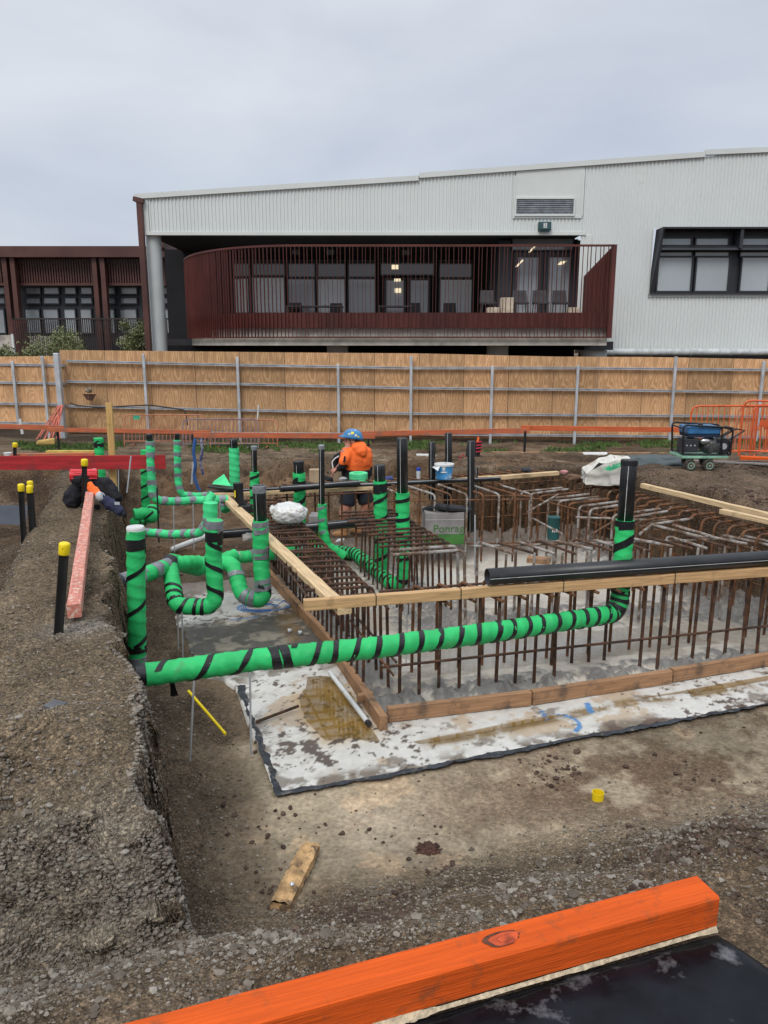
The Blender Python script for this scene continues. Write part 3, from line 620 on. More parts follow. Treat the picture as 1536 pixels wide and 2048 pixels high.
# A: left cage
c = cage('reinforcement_cage', 'rusty reinforcement cage with hooped bars along the left side of the pit', uv(1.5,4.5,-.8))
hoops = []; legs = []
v = 4.62
while v < 8.25:
    j = jit(.012); z = -.155+jit(.005); dz = jit(.012)
    hoops.append(fillet([uv(1.10+jit(.03), v+j+.05, z+dz), uv(1.575, v, z), uv(1.585+jit(), v+jit(), -.82)], .07, .03))
    legs.append([uv(1.43+jit(), v+.02, -.17), uv(1.41+jit(), v+.02, -.82)])
    v += .142
bars(c, 'hooped_bar', hoops, .0115, RUST); bars(c, 'leg_bar', legs, .0105, RUST)
bars(c, 'long_bar', [[uv(1.2,4.55,-.175), uv(1.2,8.3,-.175)], [uv(1.33,4.6,-.178), uv(1.33,8.3,-.178)], [uv(1.545,4.5,-.18), uv(1.54,8.3,-.18)], [uv(1.60,4.5,-.56), uv(1.60,8.3,-.56)], [uv(1.10,4.9,-.178), uv(1.10,7.9,-.178)]], .009, RUST)
# B: front cage
fv = lambda U: 4.50-.077*(U-1.6)
c = cage('reinforcement_cage', 'rusty reinforcement cage of upright bars under the long front rail', uv(1.6,4.5,-.8))
outer = []; U = 1.62
while U < 5.35:
    px_ = uv(U, fv(U)); px_ = 768+px_.x/(px_.y*CP+1.9*SP)*F; bk = .24 if 1140 < px_ < 1268 else 0
    outer.append([uv(U+jit(.008), fv(U)+jit()+bk, -.155), uv(U+jit(.012), fv(U)+jit(.01)+bk, -.82)]); U += .140
bars(c, 'upright_bar', outer, .0125, RUST)
inner = []; U = 1.85
while U < 5.3:
    V = fv(U)+.36; inner.append(fillet([uv(U+.10+jit(.015), fv(U)-.10+jit(.02), -.158+jit(.004)), uv(U, V, -.15), uv(U+jit(.01), V+.01, -.82)], .04)); U += .175
bars(c, 'hooked_bar', inner, .0115, RUSTO)
bars(c, 'long_bar', [[uv(1.5,fv(1.5)-.018,-.575), uv(5.4,fv(5.4)-.018,-.56)], [uv(1.6,fv(1.6)+.16,-.17), uv(5.4,fv(5.4)+.16,-.17)], [uv(1.6,fv(1.6)+.36,-.18), uv(5.4,fv(5.4)+.36,-.18)]], .0095, RUST)
bars(c, 'loose_bar', [[G(700,1240,-.3), G(788,1352,-.62)]], .008, RUSTO)
TIE = M('tie_wire', (.03,.025,.022), rough=.6, bump=0)
for U in (1.45, 2.02, 2.75, 3.6, 4.4):
    p = uv(U, 4.53-.0917*(U-.99)); p.z = -.104; du = uv(1,-.09)-uv(0,0); du.normalize(); dv = Vector((-du.y, du.x, 0)); 
    pts = [p+dv*a+Vector((0,0,b)) for a, b in ((-.029,-.039),(-.029,.039),(.029,.039),(.029,-.05),(-.029,-.039))]; MB().tube(pts, .003, 5).build('tie_wire', TIE, c)
# C: middle row
c = cage('starter_bars', 'row of hooked starter bars splashed with concrete across the middle of the pit', uv(2.8,5.7,-.8))
lst = []; U = 2.78
while U < 5.2:
    V = 5.76-.22*(U-2.8); lst.append(fillet([uv(U+.16+jit(.02), V-.36+jit(.03), -.165+jit(.02)), uv(U, V, -.14+jit(.01)), uv(U+jit(.015), V+jit(), -.80)], .045)); U += .165
bars(c, 'hooked_bar', lst[:12:2]+lst[12:], .0125, SPLASH); bars(c, 'hooked_bar', lst[1:12:2], .0115, RUST)
bars(c, 'upright_bar', [[uv(u+.07, 5.42-.22*(u-2.8)+jit(.02), -.16), uv(u+.07+jit(.02), 5.42-.22*(u-2.8), -.8)] for u in np.arange(2.8, 5.2, .23)], .0105, SPLASH)
bars(c, 'long_bar', [[uv(2.7,5.75,-.17), uv(5.2,5.2,-.17)]], .009, SPLASH)
bars(c, 'bent_bar', [fillet([G(1280,1068,-.15), G(1305,1048,-.12), G(1332,1045,-.1)], .05), [G(1305,1050,-.13), G(1420,1078,-.16)], [G(1345,1050,-.13), G(1428,1074,-.15)]], .013, SPLASH)
# D: mid-left cage
c = cage('reinforcement_cage', 'narrow cage of hooped bars behind the two striped green pipes in the pit', uv(2.5,5.6,-.8))
h1 = []; l1 = []
for i in range(13):
    v = 5.62+i*.14; h1.append(fillet([uv(1.98+jit(.03), v+.03, -.155), uv(2.58, v-.03, -.15), uv(2.60+jit(), v-.03, -.8)], .06)); l1.append([uv(2.22+jit(.02), v, -.17), uv(2.2, v, -.8)])
bars(c, 'hooped_bar', h1[2:], .0115, RUST); bars(c, 'hooped_bar', h1[:2], .0135, SPLASH); bars(c, 'leg_bar', l1, .010, RUST); bars(c, 'long_bar', [[uv(2.1,5.6,-.17), uv(2.1,7.4,-.17)], [uv(2.5,5.6,-.17), uv(2.5,7.4,-.17)]], .009, RUST)
# E: rear rows
c = cage('starter_bars', 'tall hooked bars in the row standing in front of the green and white box', uv(2.8,7.4,-.8))
lst = []
for i in range(9):
    U = 2.75+i*.165; V = 7.55-.05*i; lst.append(fillet([uv(U-.16, V+.42, -.02+jit(.01)), uv(U, V, -.06), uv(U+jit(.01), V, -.8)], .05))
bars(c, 'hooked_bar', lst[::2], .0115, SPLASH); bars(c, 'hooked_bar', lst[1::2], .0115, RUSTO)
bars(c, 'long_bar', [[uv(2.6,7.57,-.12), uv(4.2,7.15,-.12)], [uv(2.6,7.56,-.6), uv(4.2,7.14,-.6)]], .008, RUSTO)
c = cage('reinforcement_cage', 'rusty cage of arched bars along the far side of the pit below the planks', uv(2,8.3,-.8))
lst = []; U = 1.65
while U < 5.1:
    lst.append(fillet([uv(U-.12+jit(.02), 8.62, -.06+jit()), uv(U, 8.28, -.05), uv(U+jit(.01), 8.28, -.85)], .06)); U += .158
bars(c, 'arched_bar', lst, .0115, RUSTO); bars(c, 'long_bar', [[uv(1.5,8.26,-.15), uv(5.2,8.26,-.15)], [uv(1.5,8.26,-.55), uv(5.2,8.26,-.55)], [uv(2.3,8.5,-.13), uv(5.2,8.5,-.13)]], .008, RUSTO)
bars(c, 'upright_bar', [[uv(u+.05, 7.95, -.12), uv(u+.05, 7.95, -.85)] for u in np.arange(4.1,5.1,.2)], .0095, RUSTO)
# F: right cage
c = cage('reinforcement_cage', 'rusty cage of arched bars against the earth wall on the right', uv(5.1,6,-.8))
lst = []; v = 4.5
while v < 8.1:
    lst.append(fillet([uv(5.34+jit(.02), v+.05, -.09), uv(5.02, v, -.08), uv(5.0+jit(.01), v, -.82)], .08)); v += .165
bars(c, 'arched_bar', lst, .0115, RUSTO); bars(c, 'long_bar', [[uv(5.0,4.4,-.20), uv(5.0,8.2,-.2)], [uv(5.2,4.4,-.11), uv(5.2,8.2,-.11)], [uv(5.3,4.4,-.11), uv(5.3,8.2,-.11)], [uv(5.03,4.4,-.5), uv(5.03,8.2,-.5)]], .008, RUSTO)
# G: whitened arms
c = cage('starter_bars', 'starter bars with long whitened arms pointing right in front of the right wall', uv(4.45,6.5,-.8))
lst = []
for i in range(13):
    v = 7.65-i*.155; u = 4.22+i*.028; lst.append(fillet([uv(u+.52+jit(.05), v+.02+jit(.02), -.11+jit(.01)), uv(u, v, -.13), uv(u+jit(.01), v, -.82)], .06))
bars(c, 'hooked_bar', lst[::3]+lst[1::3], .0125, SPLASH); bars(c, 'hooked_bar', lst[2::3], .0115, RUSTO); bars(c, 'long_bar', [[uv(4.2,7.7,-.17), uv(4.6,5.7,-.17)]], .009, RUSTO)
rt_ = random.Random(21); par_ = [k for k in bpy.data.objects if k.get('label','').startswith('starter bars with long')][0]; lst = []
for i in range(12):
    a = uv(rt_.uniform(3.6,5.0), rt_.uniform(5.6,7.9), rt_.uniform(-.2,-.13)); an = rt_.uniform(-.5,.5)+(0 if i % 2 else 1.3); L__ = rt_.uniform(.4,.9); lst.append([a, a+Vector((math.cos(an)*L__, math.sin(an)*L__, rt_.uniform(-.05,.05)))])
bars(par_, 'loose_bar', lst[:8], .009, RUSTO); bars(par_, 'loose_bar', lst[8:], .010, SPLASH)
# ---------------------------------------------------------------- wrapped pipes
def wrapmesh(path, r, name, mat, parent, pitch=.075, seed=0, n=26, step=.011, lump=.035):
    P = resample(path, step); fr = frames(P); m = MB(); s = 0; rr = seed*1.7; V_ = []; ss = []
    for i in range(len(P)):
        if i: s += (P[i]-P[i-1]).length
        ss.append(s)
    ss = np.array(ss)[:, None]; th = (np.arange(n)/n)[None, :]
    q = (ss/pitch + th + .22*fbm(ss*5+0*th, th*0+rr, 2, seed)) % 1.0
    ridge = .0048*np.clip(1-q*1.6, 0, 1)
    per = np.cos(2*PI*th)*1.5; pes = np.sin(2*PI*th)*1.5
    lum = fbm(ss*9+per+rr, pes+ss*3, 3, seed+7)*lump*1.5*r+np.maximum(fbm(ss*30+per*2, pes*2+ss*8, 2, seed+9),.1)*.05*r
    R = r+ridge+lum
    for i, (p, a, b) in enumerate(fr):
        for j in range(n):
            t = 2*PI*j/n; m.v.append(tuple(p+(a*math.cos(t)+b*math.sin(t))*R[i, j]))
    for i in range(len(P)-1):
        for j in range(n): m.f.append((i*n+j, i*n+(j+1) % n, (i+1)*n+(j+1) % n, (i+1)*n+j))
    m.f.append(tuple(range(n))[::-1]); m.f.append(tuple((len(P)-1)*n+j for j in range(n)))
    return m.build(name, mat, parent, smooth=True)
def tape(path, r, s0, s1, pitch, wd, mat, parent, d=1, ph=0, name='black_tape', seed=1, vary=.12):
    P = resample(path, .012); fr = frames(P); S = [0]
    for i in range(1, len(P)): S.append(S[-1]+(P[i]-P[i-1]).length)
    S = np.array(S); L_ = S[-1]; s1 = min(s1, L_) if s1 > 0 else L_+s1; m = MB(); rows = []; s = s0; th = ph; k = 0; dt = 2*PI/26
    def at(s_, t, rr):
        s_ = min(max(s_, 0), L_); i = min(int(np.searchsorted(S, s_)), len(P)-1); i = max(i, 1); f = (s_-S[i-1])/max(S[i]-S[i-1], 1e-6)
        p = fr[i-1][0].lerp(fr[i][0], f); a, b = fr[i][1], fr[i][2]; return p+(a*math.cos(t)+b*math.sin(t))*rr
    rnd = random.Random(seed); pv = pitch; rin = r
    while s < s1:
        k += 1
        if k % 9 == 0: pv = pitch*(1+vary*rnd.uniform(-1, 1)*2)
        ww = wd*(1+.08*math.sin(k*.7+seed)); rr = r*1.03+.0042+.0012*math.sin(k*1.1)
        rows.append([at(s+ww*x, th, rr-(.004 if abs(x) > .49 else 0)) for x in (-.5,-.47,0,.47,.5)]); th += d*dt; s += pv/26
    for a, b in zip(rows[:-1], rows[1:]):
        for j in range(4): m.quad(a[j], a[j+1], b[j+1], b[j])
    return m.build(name, mat, parent, smooth=True)
def ringtape(path, r, s, wd, mat, parent, name='grey_tape'): return tape(path, r, s, s+wd*1.2, wd*.55, wd, mat, parent, name=name, vary=0)
def wp(label, pts, r, bend=.12, mat=GREEN, seed=1, pitch=.075, group=None, lump=.035):
    P = [W(*p) if len(p) == 3 else Vector(p[:3]) for p in pts]; e = empty('wrapped_pipe', P[0], label, 'wrapped pipe', group); path = fillet(P, bend, .012)
    wrapmesh(path, r, 'wrap', mat, e, pitch, seed, lump=lump); return e, path
def bare(e, a, b, r, capmat=None, open_=False, rim=None, stripe=True, mat=BPIPE):
    a = Vector(a); b = Vector(b); d = (b-a).normalized(); m = MB()
    Ln = (b-a).length
    if open_: m.lathe(a, [(r,0),(r,Ln),(r*.9,Ln),(r*.9,Ln*.3)], 24, d)
    else: m.lathe(a, [(r,0),(r,Ln-.004),(r*.96,Ln)], 24, d)
    o = m.build('bare_pipe', mat, e, smooth=False); [setattr(p, 'use_smooth', True) for p in o.data.polygons if len(p.vertices) == 4]
    if stripe:
        sv = Vector((0,-1,0)) if abs(d.z) > .5 else Vector((0,-.8,.3)); sv = (sv-d*sv.dot(d)).normalized(); side = d.cross(sv); off = (sv*.93-side*.36).normalized()*(r+.0008)
        t = d.cross(off).normalized()*.0016; MB().quad(a+off+t, b+off+t, b+off-t, a+off-t).build('print_line', WHITEP, e)
    if capmat: MB().lathe(b-d*.03, [(r+.003,0),(r+.004,.035),(r-.002,.042)], 24, d).build('end_cap', capmat, e, smooth=False)
    return o
# 1 vertical at left with white cap
Y1 = 4.95
e, p = wp('upright green wrapped pipe with white cap and black spiral, left of all', [(275,1345,Y1), (271,1060,Y1)], .0585, seed=2, pitch=.09)
tape(p, .0585, .10, -.20, .26, .034, BTAPE, e, d=1, ph=2.2, seed=3, vary=.04); ringtape(p, .0585, .16, .03, BTAPE, e, 'black_tape'); L1 = (p[-1]-p[0]).length
ringtape(p, .0585, L1-.13, .05, BTAPE, e, 'black_tape'); MB().lathe(p[-1]-Vector((0,0,.02)), [(.058,0),(.059,.035),(.055,.045)], 28).build('white_cap', WHITEP, e)
ringtape(p, .0585, .02, .07, GTAPE, e)
# 2 long pipe
zL = -.26
Q = [G(292,1350,zL), G(505,1320,zL), G(760,1294,zL), G(1000,1262,zL), W(1238,1226,5.22)]
elb = Q[-1]; up0 = W(1250,1040,elb.y+.03)
e, p = wp('long green pipe with black spiral tape across the front, turning up at the right', [tuple(x)+(0,) for x in Q]+[tuple(up0)+(0,)], .062, bend=.13, seed=5, pitch=.085)
for x in []: pass
def plen(a): return sum((y-x).length for x, y in zip(a[:-1], a[1:]))
LT = plen(p)
tape(p, .062, .06, .70, .235, .038, BTAPE, e, d=-1, ph=1, seed=2, vary=.1); tape(p, .062, .82, LT-.62, .125, .034, BTAPE, e, d=-1, ph=.4, seed=6, vary=.2)
tape(p, .062, LT-.75, LT-.30, .062, .036, BTAPE, e, d=-1, ph=.3, seed=8, vary=.25); tape(p, .062, LT-.30, LT-.08, .16, .06, BTAPE, e, d=1, ph=1.5, seed=8, vary=.2)
tape(p, .0625, .70, .80, .06, .055, BTAPE, e, seed=1, name='black_tape')
ue = W(1259,922,elb.y+.05); bare(e, up0-(ue-up0)*.02, ue, .055, BPIPE, stripe=True); ringtape(p, .062, LT-.045, .04, BTAPE, e, 'black_tape')
MB().lathe(Q[0]-(Q[1]-Q[0]).normalized()*.05, [(.054,0),(.056,.06)], 24, Q[1]-Q[0]).build('bare_pipe', BPIPE, e)
m = MB(); b0 = W(335,1352,4.02); m.quad(b0, b0+Vector((.03,0,.004)), b0+Vector((.045,-.02,-.05)), b0+Vector((.018,-.02,-.052))); m.quad(b0+Vector((.018,-.02,-.052)), b0+Vector((.045,-.02,-.05)), b0+Vector((.058,-.01,-.115)), b0+Vector((.012,-.01,-.118))); m.build('loose_tape_end', BTAPE, e)
# trap pipes
e, p = wp('green pipe with black stripes bending through a U trap in the left trench', [(429,1040,5.55),(427,1120,5.55),(432,1215,5.5),(352,1212,5.5),(338,1120,5.9),(395,1138,6.2),(470,1112,6.5)], .0595, bend=[0,.1,.11,.11,.09,.09,0], seed=9)
tape(p, .0595, .16, .62, .19, .036, BTAPE, e, d=-1, ph=2.2, seed=4, vary=.08); tape(p, .0595, .66, 1.12, .085, .026, BTAPE, e, d=-1, ph=.5, seed=4, vary=.3); ringtape(p, .0595, .10, .05, BTAPE, e, 'black_tape'); ringtape(p, .0595, .0, .055, GTAPE, e); ringtape(p, .0595, 1.32, .05, BTAPE, e, 'black_tape')
e, p = wp('green pipe with grey tape and open black top in the second U trap', [(521,1040,6.2),(522,1120,6.2),(528,1204,6.1),(484,1192,6.1),(466,1126,6.3),(395,1128,6.45)], .0640, bend=[0,.1,.13,.13,.13,0], seed=12)
for s in (.02, .24, .52, .74, .98): tape(p, .064, s, s+.08, .055, .045, GTAPE, e, seed=int(s*50), name='grey_tape', d=1 if s < .8 else -1)
tape(p, .0645, .56, .64, .17, .03, BTAPE, e, d=-1, ph=2); t = W(518,972,6.2); bare(e, W(521,1042,6.2), t, .054); MB().lathe(t-Vector((0,0,.055)), [(.0575,0),(.058,.057),(.052,.06),(.051,.03)], 24).build('tape_collar', GTAPE, e)
e, p = wp('green pipe with grey tape crossing the left trench from a black socket', [(236,1166,5.35),(300,1146,5.6),(345,1128,5.9),(395,1125,6.15)], .058, bend=.3, seed=15)
for s in (.02,.16,.34,.50): ringtape(p, .058, s, .05, GTAPE, e)
MB().lathe(p[0]-(p[1]-p[0]).normalized()*.03, [(.064,0),(.066,.05),(.060,.055)], 24, p[1]-p[0]).build('black_socket', BPIPE, e)
e, p = wp('green pipe with grey bands running under the left reinforcement', [(395,1140,6.6),(470,1116,6.7),(560,1106,6.9),(640,1098,7.2)], .055, bend=.4, seed=17)
for s in (.1,.32,.5,.72,1.0): ringtape(p, .055, s, .04, GTAPE, e)
# 4,5,6
e, p = wp('slim green pipe with grey tape rising at the left and turning right in the trench', [(300,882,7.6),(303,960,7.6),(306,1000,7.6),(345,1003,7.7),(455,998,7.9)], .040, bend=.11, seed=21, mat=GREENP)
for s in (.0,.12,.26,.40,.52,.66,.8,.95,1.1,1.25,1.4): ringtape(p, .040, s, .032, GTAPE, e)
bare(e, W(300,884,7.6), W(298,868,7.6), .030, stripe=False)
e, p = wp('slim green pipe with black spiral behind the grey taped one, ending in a coiled elbow', [(290,900,8.0),(291,1000,8.0),(296,1042,8.0),(268,1044,7.7)], .043, bend=.08, seed=23)
tape(p, .043, .05, -.02, .13, .022, BTAPE, e, d=1, seed=5)
e, p = wp('bulging green elbow with black stripes low on the left of the trench', [(268,1030,7.4),(290,1026,7.45),(306,1038,7.5),(306,1015,7.6)], .058, bend=.06, seed=24); tape(p, .058, .04, -.02, .11, .022, BTAPE, e, d=-1, seed=5)
e, p = wp('slim pale green pipe with open black top bending right further back in the trench', [(354,880,9.0),(356,960,9.0),(361,990,9.0),(395,992,9.1),(440,990,9.2)], .039, bend=.11, seed=26, mat=GREENP)
for s in (.02,.15,.28,.40,.55,.72,.9,1.05): ringtape(p, .039, s, .03, GTAPE, e)
bare(e, W(354,882,9.0), W(354,867,9.0), .028, stripe=False)
e, p = wp('slim green pipe with grey bands lying low behind the white capped pipe', [(282,1064,7.2),(340,1069,7.1),(400,1066,7.0),(414,1045,7.0),(417,1000,7.05),(425,990,7.1)], .039, bend=.09, seed=28, mat=GREENP)
for s in (.06,.2,.34,.47,.58,.7,.8,.9): ringtape(p, .039, s, .03, GTAPE, e)
e, p = wp('short green pipe dropping beside the taped vertical in the trench', [(446,996,8.1),(452,1022,8.0)], .045, seed=29, mat=GREENP); ringtape(p, .045, .08, .03, GTAPE, e)
e, p = wp('green pipe with grey bands standing behind the U trap', [(421,1005,6.6),(421,1060,6.6)], .062, seed=31, mat=GREENP); ringtape(p, .062, .15, .05, GTAPE, e)
# 7..12
e, p = wp('pale green wrapped pipe with black top behind the plank at the left rear', [(470,990,9.6),(468,896,9.6)], .062, seed=33, mat=GREENP)
for s in (.22,.38,.52): tape(p, .062, s, s+.05, .09, .025, GTAPE, e, name='grey_tape')
bare(e, W(468,898,9.6), W(467,878,9.6), .048)
e, p = wp('slender pipe with grey capped black top and short green wrap behind the drill', [(510,1060,8.0),(509,944,8.0)], .047, seed=35); tape(p, .047, .30, -.02, .10, .03, BTAPE, e); bare(e, W(509,946,8.0), W(508,894,8.0), .030, GTAPE)
e, p = wp('green wrapped pipe with wide black cap and black diagonal tape behind the white bag', [(600,1065,8.3),(598,946,8.3)], .066, seed=37); tape(p, .066, .2, -.05, .26, .05, BTAPE, e, ph=1); ringtape(p, .066, .48, .07, BTAPE, e, 'black_tape'); bare(e, W(598,948,8.3), W(597,924,8.3), .056, BPIPE)
e, p = wp('slender black pipe with grey cap rising from a green wrap bent at its foot', [(690,1112,7.3),(655,1092,7.3),(646,1060,7.3),(644,1008,7.3)], .042, bend=.1, seed=39); 
for s in (.30,.42,.54,.66): tape(p, .042, s, s+.06, .07, .03, GTAPE, e, name='grey_tape')
bare(e, W(644,1010,7.3), W(643,892,7.3), .0275, GTAPE)
e, p = wp('thick green pipe with long black spiral beside the tallest black pipe', [(764,1155,7.45),(762,1060,7.4),(760,962,7.4)], .064, seed=41, pitch=.08); tape(p, .064, .16, -.08, .20, .038, BTAPE, e, d=1, ph=2.5, seed=3, vary=.05); ringtape(p, .064, plen(p)-.11, .06, BTAPE, e, 'black_tape'); bare(e, W(760,965,7.4), W(759,930,7.4), .054)
e, p = wp('green pipe with black rings bending up into the tallest black pipe in the pit', [(672,1102,8.3),(712,1108,8.0),(750,1138,7.5),(785,1170,7.05),(808,1160,7.0),(806,1080,7.0),(805,985,7.0)], .063, bend=[0,.3,.3,.10,.10,.3,0], seed=43, pitch=.08)
Lp = plen(p); tape(p, .063, .10, Lp-.95, .085, .026, BTAPE, e, d=1, seed=7, vary=.15); 
for s in (.83,.62,.44,.24,.06): tape(p, .063, Lp-s-.03, Lp-s+.045, .06, .035, BTAPE, e, seed=int(s*90), d=1)
bare(e, W(805,990,7.0), W(804,876,7.0), .051)
# black pipes standing further back
def stand(label, x, y0, y1, Y, r, cap=None):
    a, b = W(x, y0, Y), W(x, y1, Y); e = empty('standing_pipe', a, label, 'black pipe', 'bare black pipes standing behind the pit'); bare(e, a, b, r, cap); return e
stand('bare black pipe standing immediately left of the blue bucket', 864, 1000, 884, 8.7, .040)
stand('tallest of the bare black pipes, behind the blue bucket', 897, 1010, 866, 8.9, .042)
stand('bare black pipe reaching down into the pit right of the blue bucket', 942, 1062, 882, 8.2, .040)
stand('thin short black pipe at the end of the plank right of the bucket', 953, 990, 934, 8.8, .016)
stand('bare black pipe standing behind the capped green pipe near the worker', 758, 962, 936, 9.6, .030)
# black pipes lying down
def lying(label, a, b, r, open_=True):
    e = empty('lying_pipe', a, label, 'black pipe'); o = bare(e, b, a, r, None, open_); return e
r0 = uv(1.0,4.53); 
def onrail(t, z): 
    p = uv(.99,4.53).lerp(uv(5.35,4.13), t); p.z = z; return p
xa = G(978,1157,-.045+.04); 
def rail_t(x):
    lo, hi = 0, 1
    for _ in range(30):
        mid = (lo+hi)/2; q = onrail(mid, -.01); d = q.y*CP+(CZ-q.z)*SP; px = 768+q.x/d*F
        if px < x: lo = mid
        else: hi = mid
    return lo
ta = rail_t(975); A0 = onrail(ta, -.008); B0 = onrail(1.0, -.030); lying('long black plastic pipe resting on the front rail, open at its left end', A0+Vector((0,.015,0)), B0+Vector((0,.03,0)), .0555)
lying('short black pipe lying on the rear plank beside the worker', G(718,966,.0), G(560,978,.0), .035, False)
lying('long thin black pipe lying across the rear of the pit', G(1000,957,-.02), G(415,985,-.05), .026, False)
lying('black pipe lying low between the trench and the pit behind the cages', G(815,1037,-.35), G(430,1070,-.35), .045, False)
e = empty('white_pipe', G(345,1100,-.8), 'pale grey pipe lying half buried on the trench floor', 'pipe'); MB().lathe(G(342,1100,-.80), [(.02,0),(.035,.03),(.035,.50),(.03,.51)], 20, G(420,1070,-.72)-G(342,1100,-.80)).build('pipe_body', WHITEP, e, smooth=True)
e = empty('pipe_stub', G(735,1443,-.79), 'white conduit stub with black end beside the corner form board', 'pipe stub'); a, b = G(735,1444,-.79), G(660,1345,-.79); MB().lathe(a, [(.019,0),(.019,.03),(.016,.031)], 16, a-b).build('black_end', BPIPE, e); MB().tube([a, b], .017, 14).build('conduit', WHITEP, e, smooth=True)
# ---------------------------------------------------------------- thin rods holding the pipes
def rod(label, x0, y0, x1, y1, Y, r=.006, mat=GALV, name='support_rod', dY=0):
    a = W(x0, y0, Y); b = W(x1, y1, Y+dY); o = MB().tube([a, b], r, 8).build(name, mat, smooth=True, loc=b); tag(o, label, 'steel rod', 'thin steel rods propping the pipes')
rod('leaning thin steel rod under the left end of the long pipe', 388,1362, 380,1521, 3.95)
rod('straight thin steel rod under the black taped joint of the long pipe', 500,1345, 502,1510, 4.05)
rod('thin rod just left of the U trap bottom', 355,1215, 357,1300, 5.5)
rod('thin rod under the U trap bottom', 364,1215, 366,1330, 5.45)
rod('thin rod under the slim pipe crossing the left trench', 347,1012, 349,1105, 7.5, .005)
rod('thin rod right of it under the same slim pipe', 386,1008, 388,1100, 7.6, .005)
rod('thin rod standing behind the U traps', 440,998, 441,1090, 7.8, .005)
rod('dark rod beside the coiled green elbow', 314,975, 318,1085, 7.4, .008, BLACKM)
rod('leaning thin steel rod in front of the red board', 262,912, 254,985, 7.2, .007)
rod('thin upright rod at the right of the timber stake', 237,935, 237,985, 7.6, .005)
rod('thin steel rod inside the front cage below the rail', 815,1210, 812,1330, 5.3, .004)
rod('thin steel rod standing beside the elbow of the long pipe', 1172,1180, 1173,1250, 5.5, .004)
rod('steel rod standing among the middle starter bars', 950,1030, 950,1150, 6.6, .006)
# ---------------------------------------------------------------- hoarding
def plymat():
    m = bpy.data.materials.new('plywood'); m.use_nodes = True; nt = m.node_tree; N = nt.nodes; L = nt.links; b = N['Principled BSDF']; b.inputs['Roughness'].default_value = .75
    tc = N.new('ShaderNodeTexCoord'); mp = N.new('ShaderNodeMapping'); mp.inputs['Scale'].default_value = (2.2, 1, .42); L.new(tc.outputs['Object'], mp.inputs[0])
    n = N.new('ShaderNodeTexNoise'); n.inputs['Scale'].default_value = 1.6; n.inputs['Detail'].default_value = 2; n.inputs['Distortion'].default_value = .6; L.new(mp.outputs[0], n.inputs['Vector'])
    mm = N.new('ShaderNodeMath'); mm.operation = 'MULTIPLY'; mm.inputs[1].default_value = 95; L.new(n.outputs['Fac'], mm.inputs[0])
    s = N.new('ShaderNodeMath'); s.operation = 'SINE'; L.new(mm.outputs[0], s.inputs[0])
    r = N.new('ShaderNodeValToRGB'); e = r.color_ramp.elements; e[0].position = 0; e[0].color = (.46,.30,.165,1); e[1].position = .45; e[1].color = (.64,.44,.26,1); L.new(s.outputs[0], r.inputs[0])
    n2 = N.new('ShaderNodeTexNoise'); n2.inputs['Scale'].default_value = 1.1; n2.inputs['Detail'].default_value = 6; L.new(tc.outputs['Object'], n2.inputs['Vector'])
    r2 = N.new('ShaderNodeValToRGB'); r2.color_ramp.elements[0].position = .3; r2.color_ramp.elements[1].position = .7; r2.color_ramp.elements[0].color = (.72,.64,.56,1); r2.color_ramp.elements[1].color = (1.12,1.02,.92,1); L.new(n2.outputs['Fac'], r2.inputs[0])
    x = N.new('ShaderNodeMix'); x.data_type = 'RGBA'; x.blend_type = 'MULTIPLY'; x.inputs[0].default_value = 1; L.new(r.outputs[0], x.inputs[6]); L.new(r2.outputs[0], x.inputs[7])
    oi = N.new('ShaderNodeObjectInfo'); r3 = N.new('ShaderNodeValToRGB'); r3.color_ramp.elements[0].color = (.80,.78,.74,1); r3.color_ramp.elements[1].color = (1.15,1.08,1.05,1); L.new(oi.outputs['Random'], r3.inputs[0])
    y = N.new('ShaderNodeMix'); y.data_type = 'RGBA'; y.blend_type = 'MULTIPLY'; y.inputs[0].default_value = 1; L.new(x.outputs[2], y.inputs[6]); L.new(r3.outputs[0], y.inputs[7]); 
    sz = N.new('ShaderNodeSeparateXYZ'); L.new(tc.outputs['Object'], sz.inputs[0]); r4 = N.new('ShaderNodeValToRGB'); r4.color_ramp.elements[0].position = .0; r4.color_ramp.elements[0].color = (.55,.50,.44,1); r4.color_ramp.elements[1].position = .28; r4.color_ramp.elements[1].color = (1,1,1,1)
    ad = N.new('ShaderNodeMath'); ad.operation = 'ADD'; L.new(sz.outputs['Z'], ad.inputs[0]); L.new(n2.outputs['Fac'], ad.inputs[1]); sb = N.new('ShaderNodeMath'); sb.operation = 'SUBTRACT'; sb.inputs[1].default_value = .45; L.new(ad.outputs[0], sb.inputs[0]); L.new(sb.outputs[0], r4.inputs[0])
    z = N.new('ShaderNodeMix'); z.data_type = 'RGBA'; z.blend_type = 'MULTIPLY'; z.inputs[0].default_value = 1; L.new(y.outputs[2], z.inputs[6]); L.new(r4.outputs[0], z.inputs[7]); L.new(z.outputs[2], b.inputs['Base Color']); return m
PLY = plymat(); YH = 20.7
def xl(x): return np.interp(x, [0, 1], [0, 1])
htop = lambda x: float(np.interp(x, [-200,132,133,600,860,1085,1300,1700], [715,712,700,705,707,713,714,722]))
hbot = lambda x: float(np.interp(x, [-200,132,133,700,1200,1700], [851,862,868,874,880,884]))
yh = lambda x: YH if x >= 132 else YH+(132-x)/132*.9
hb = empty('hoarding', W(768,872,YH), 'long plywood hoarding on grey steel posts and rails closing off the site', 'hoarding')
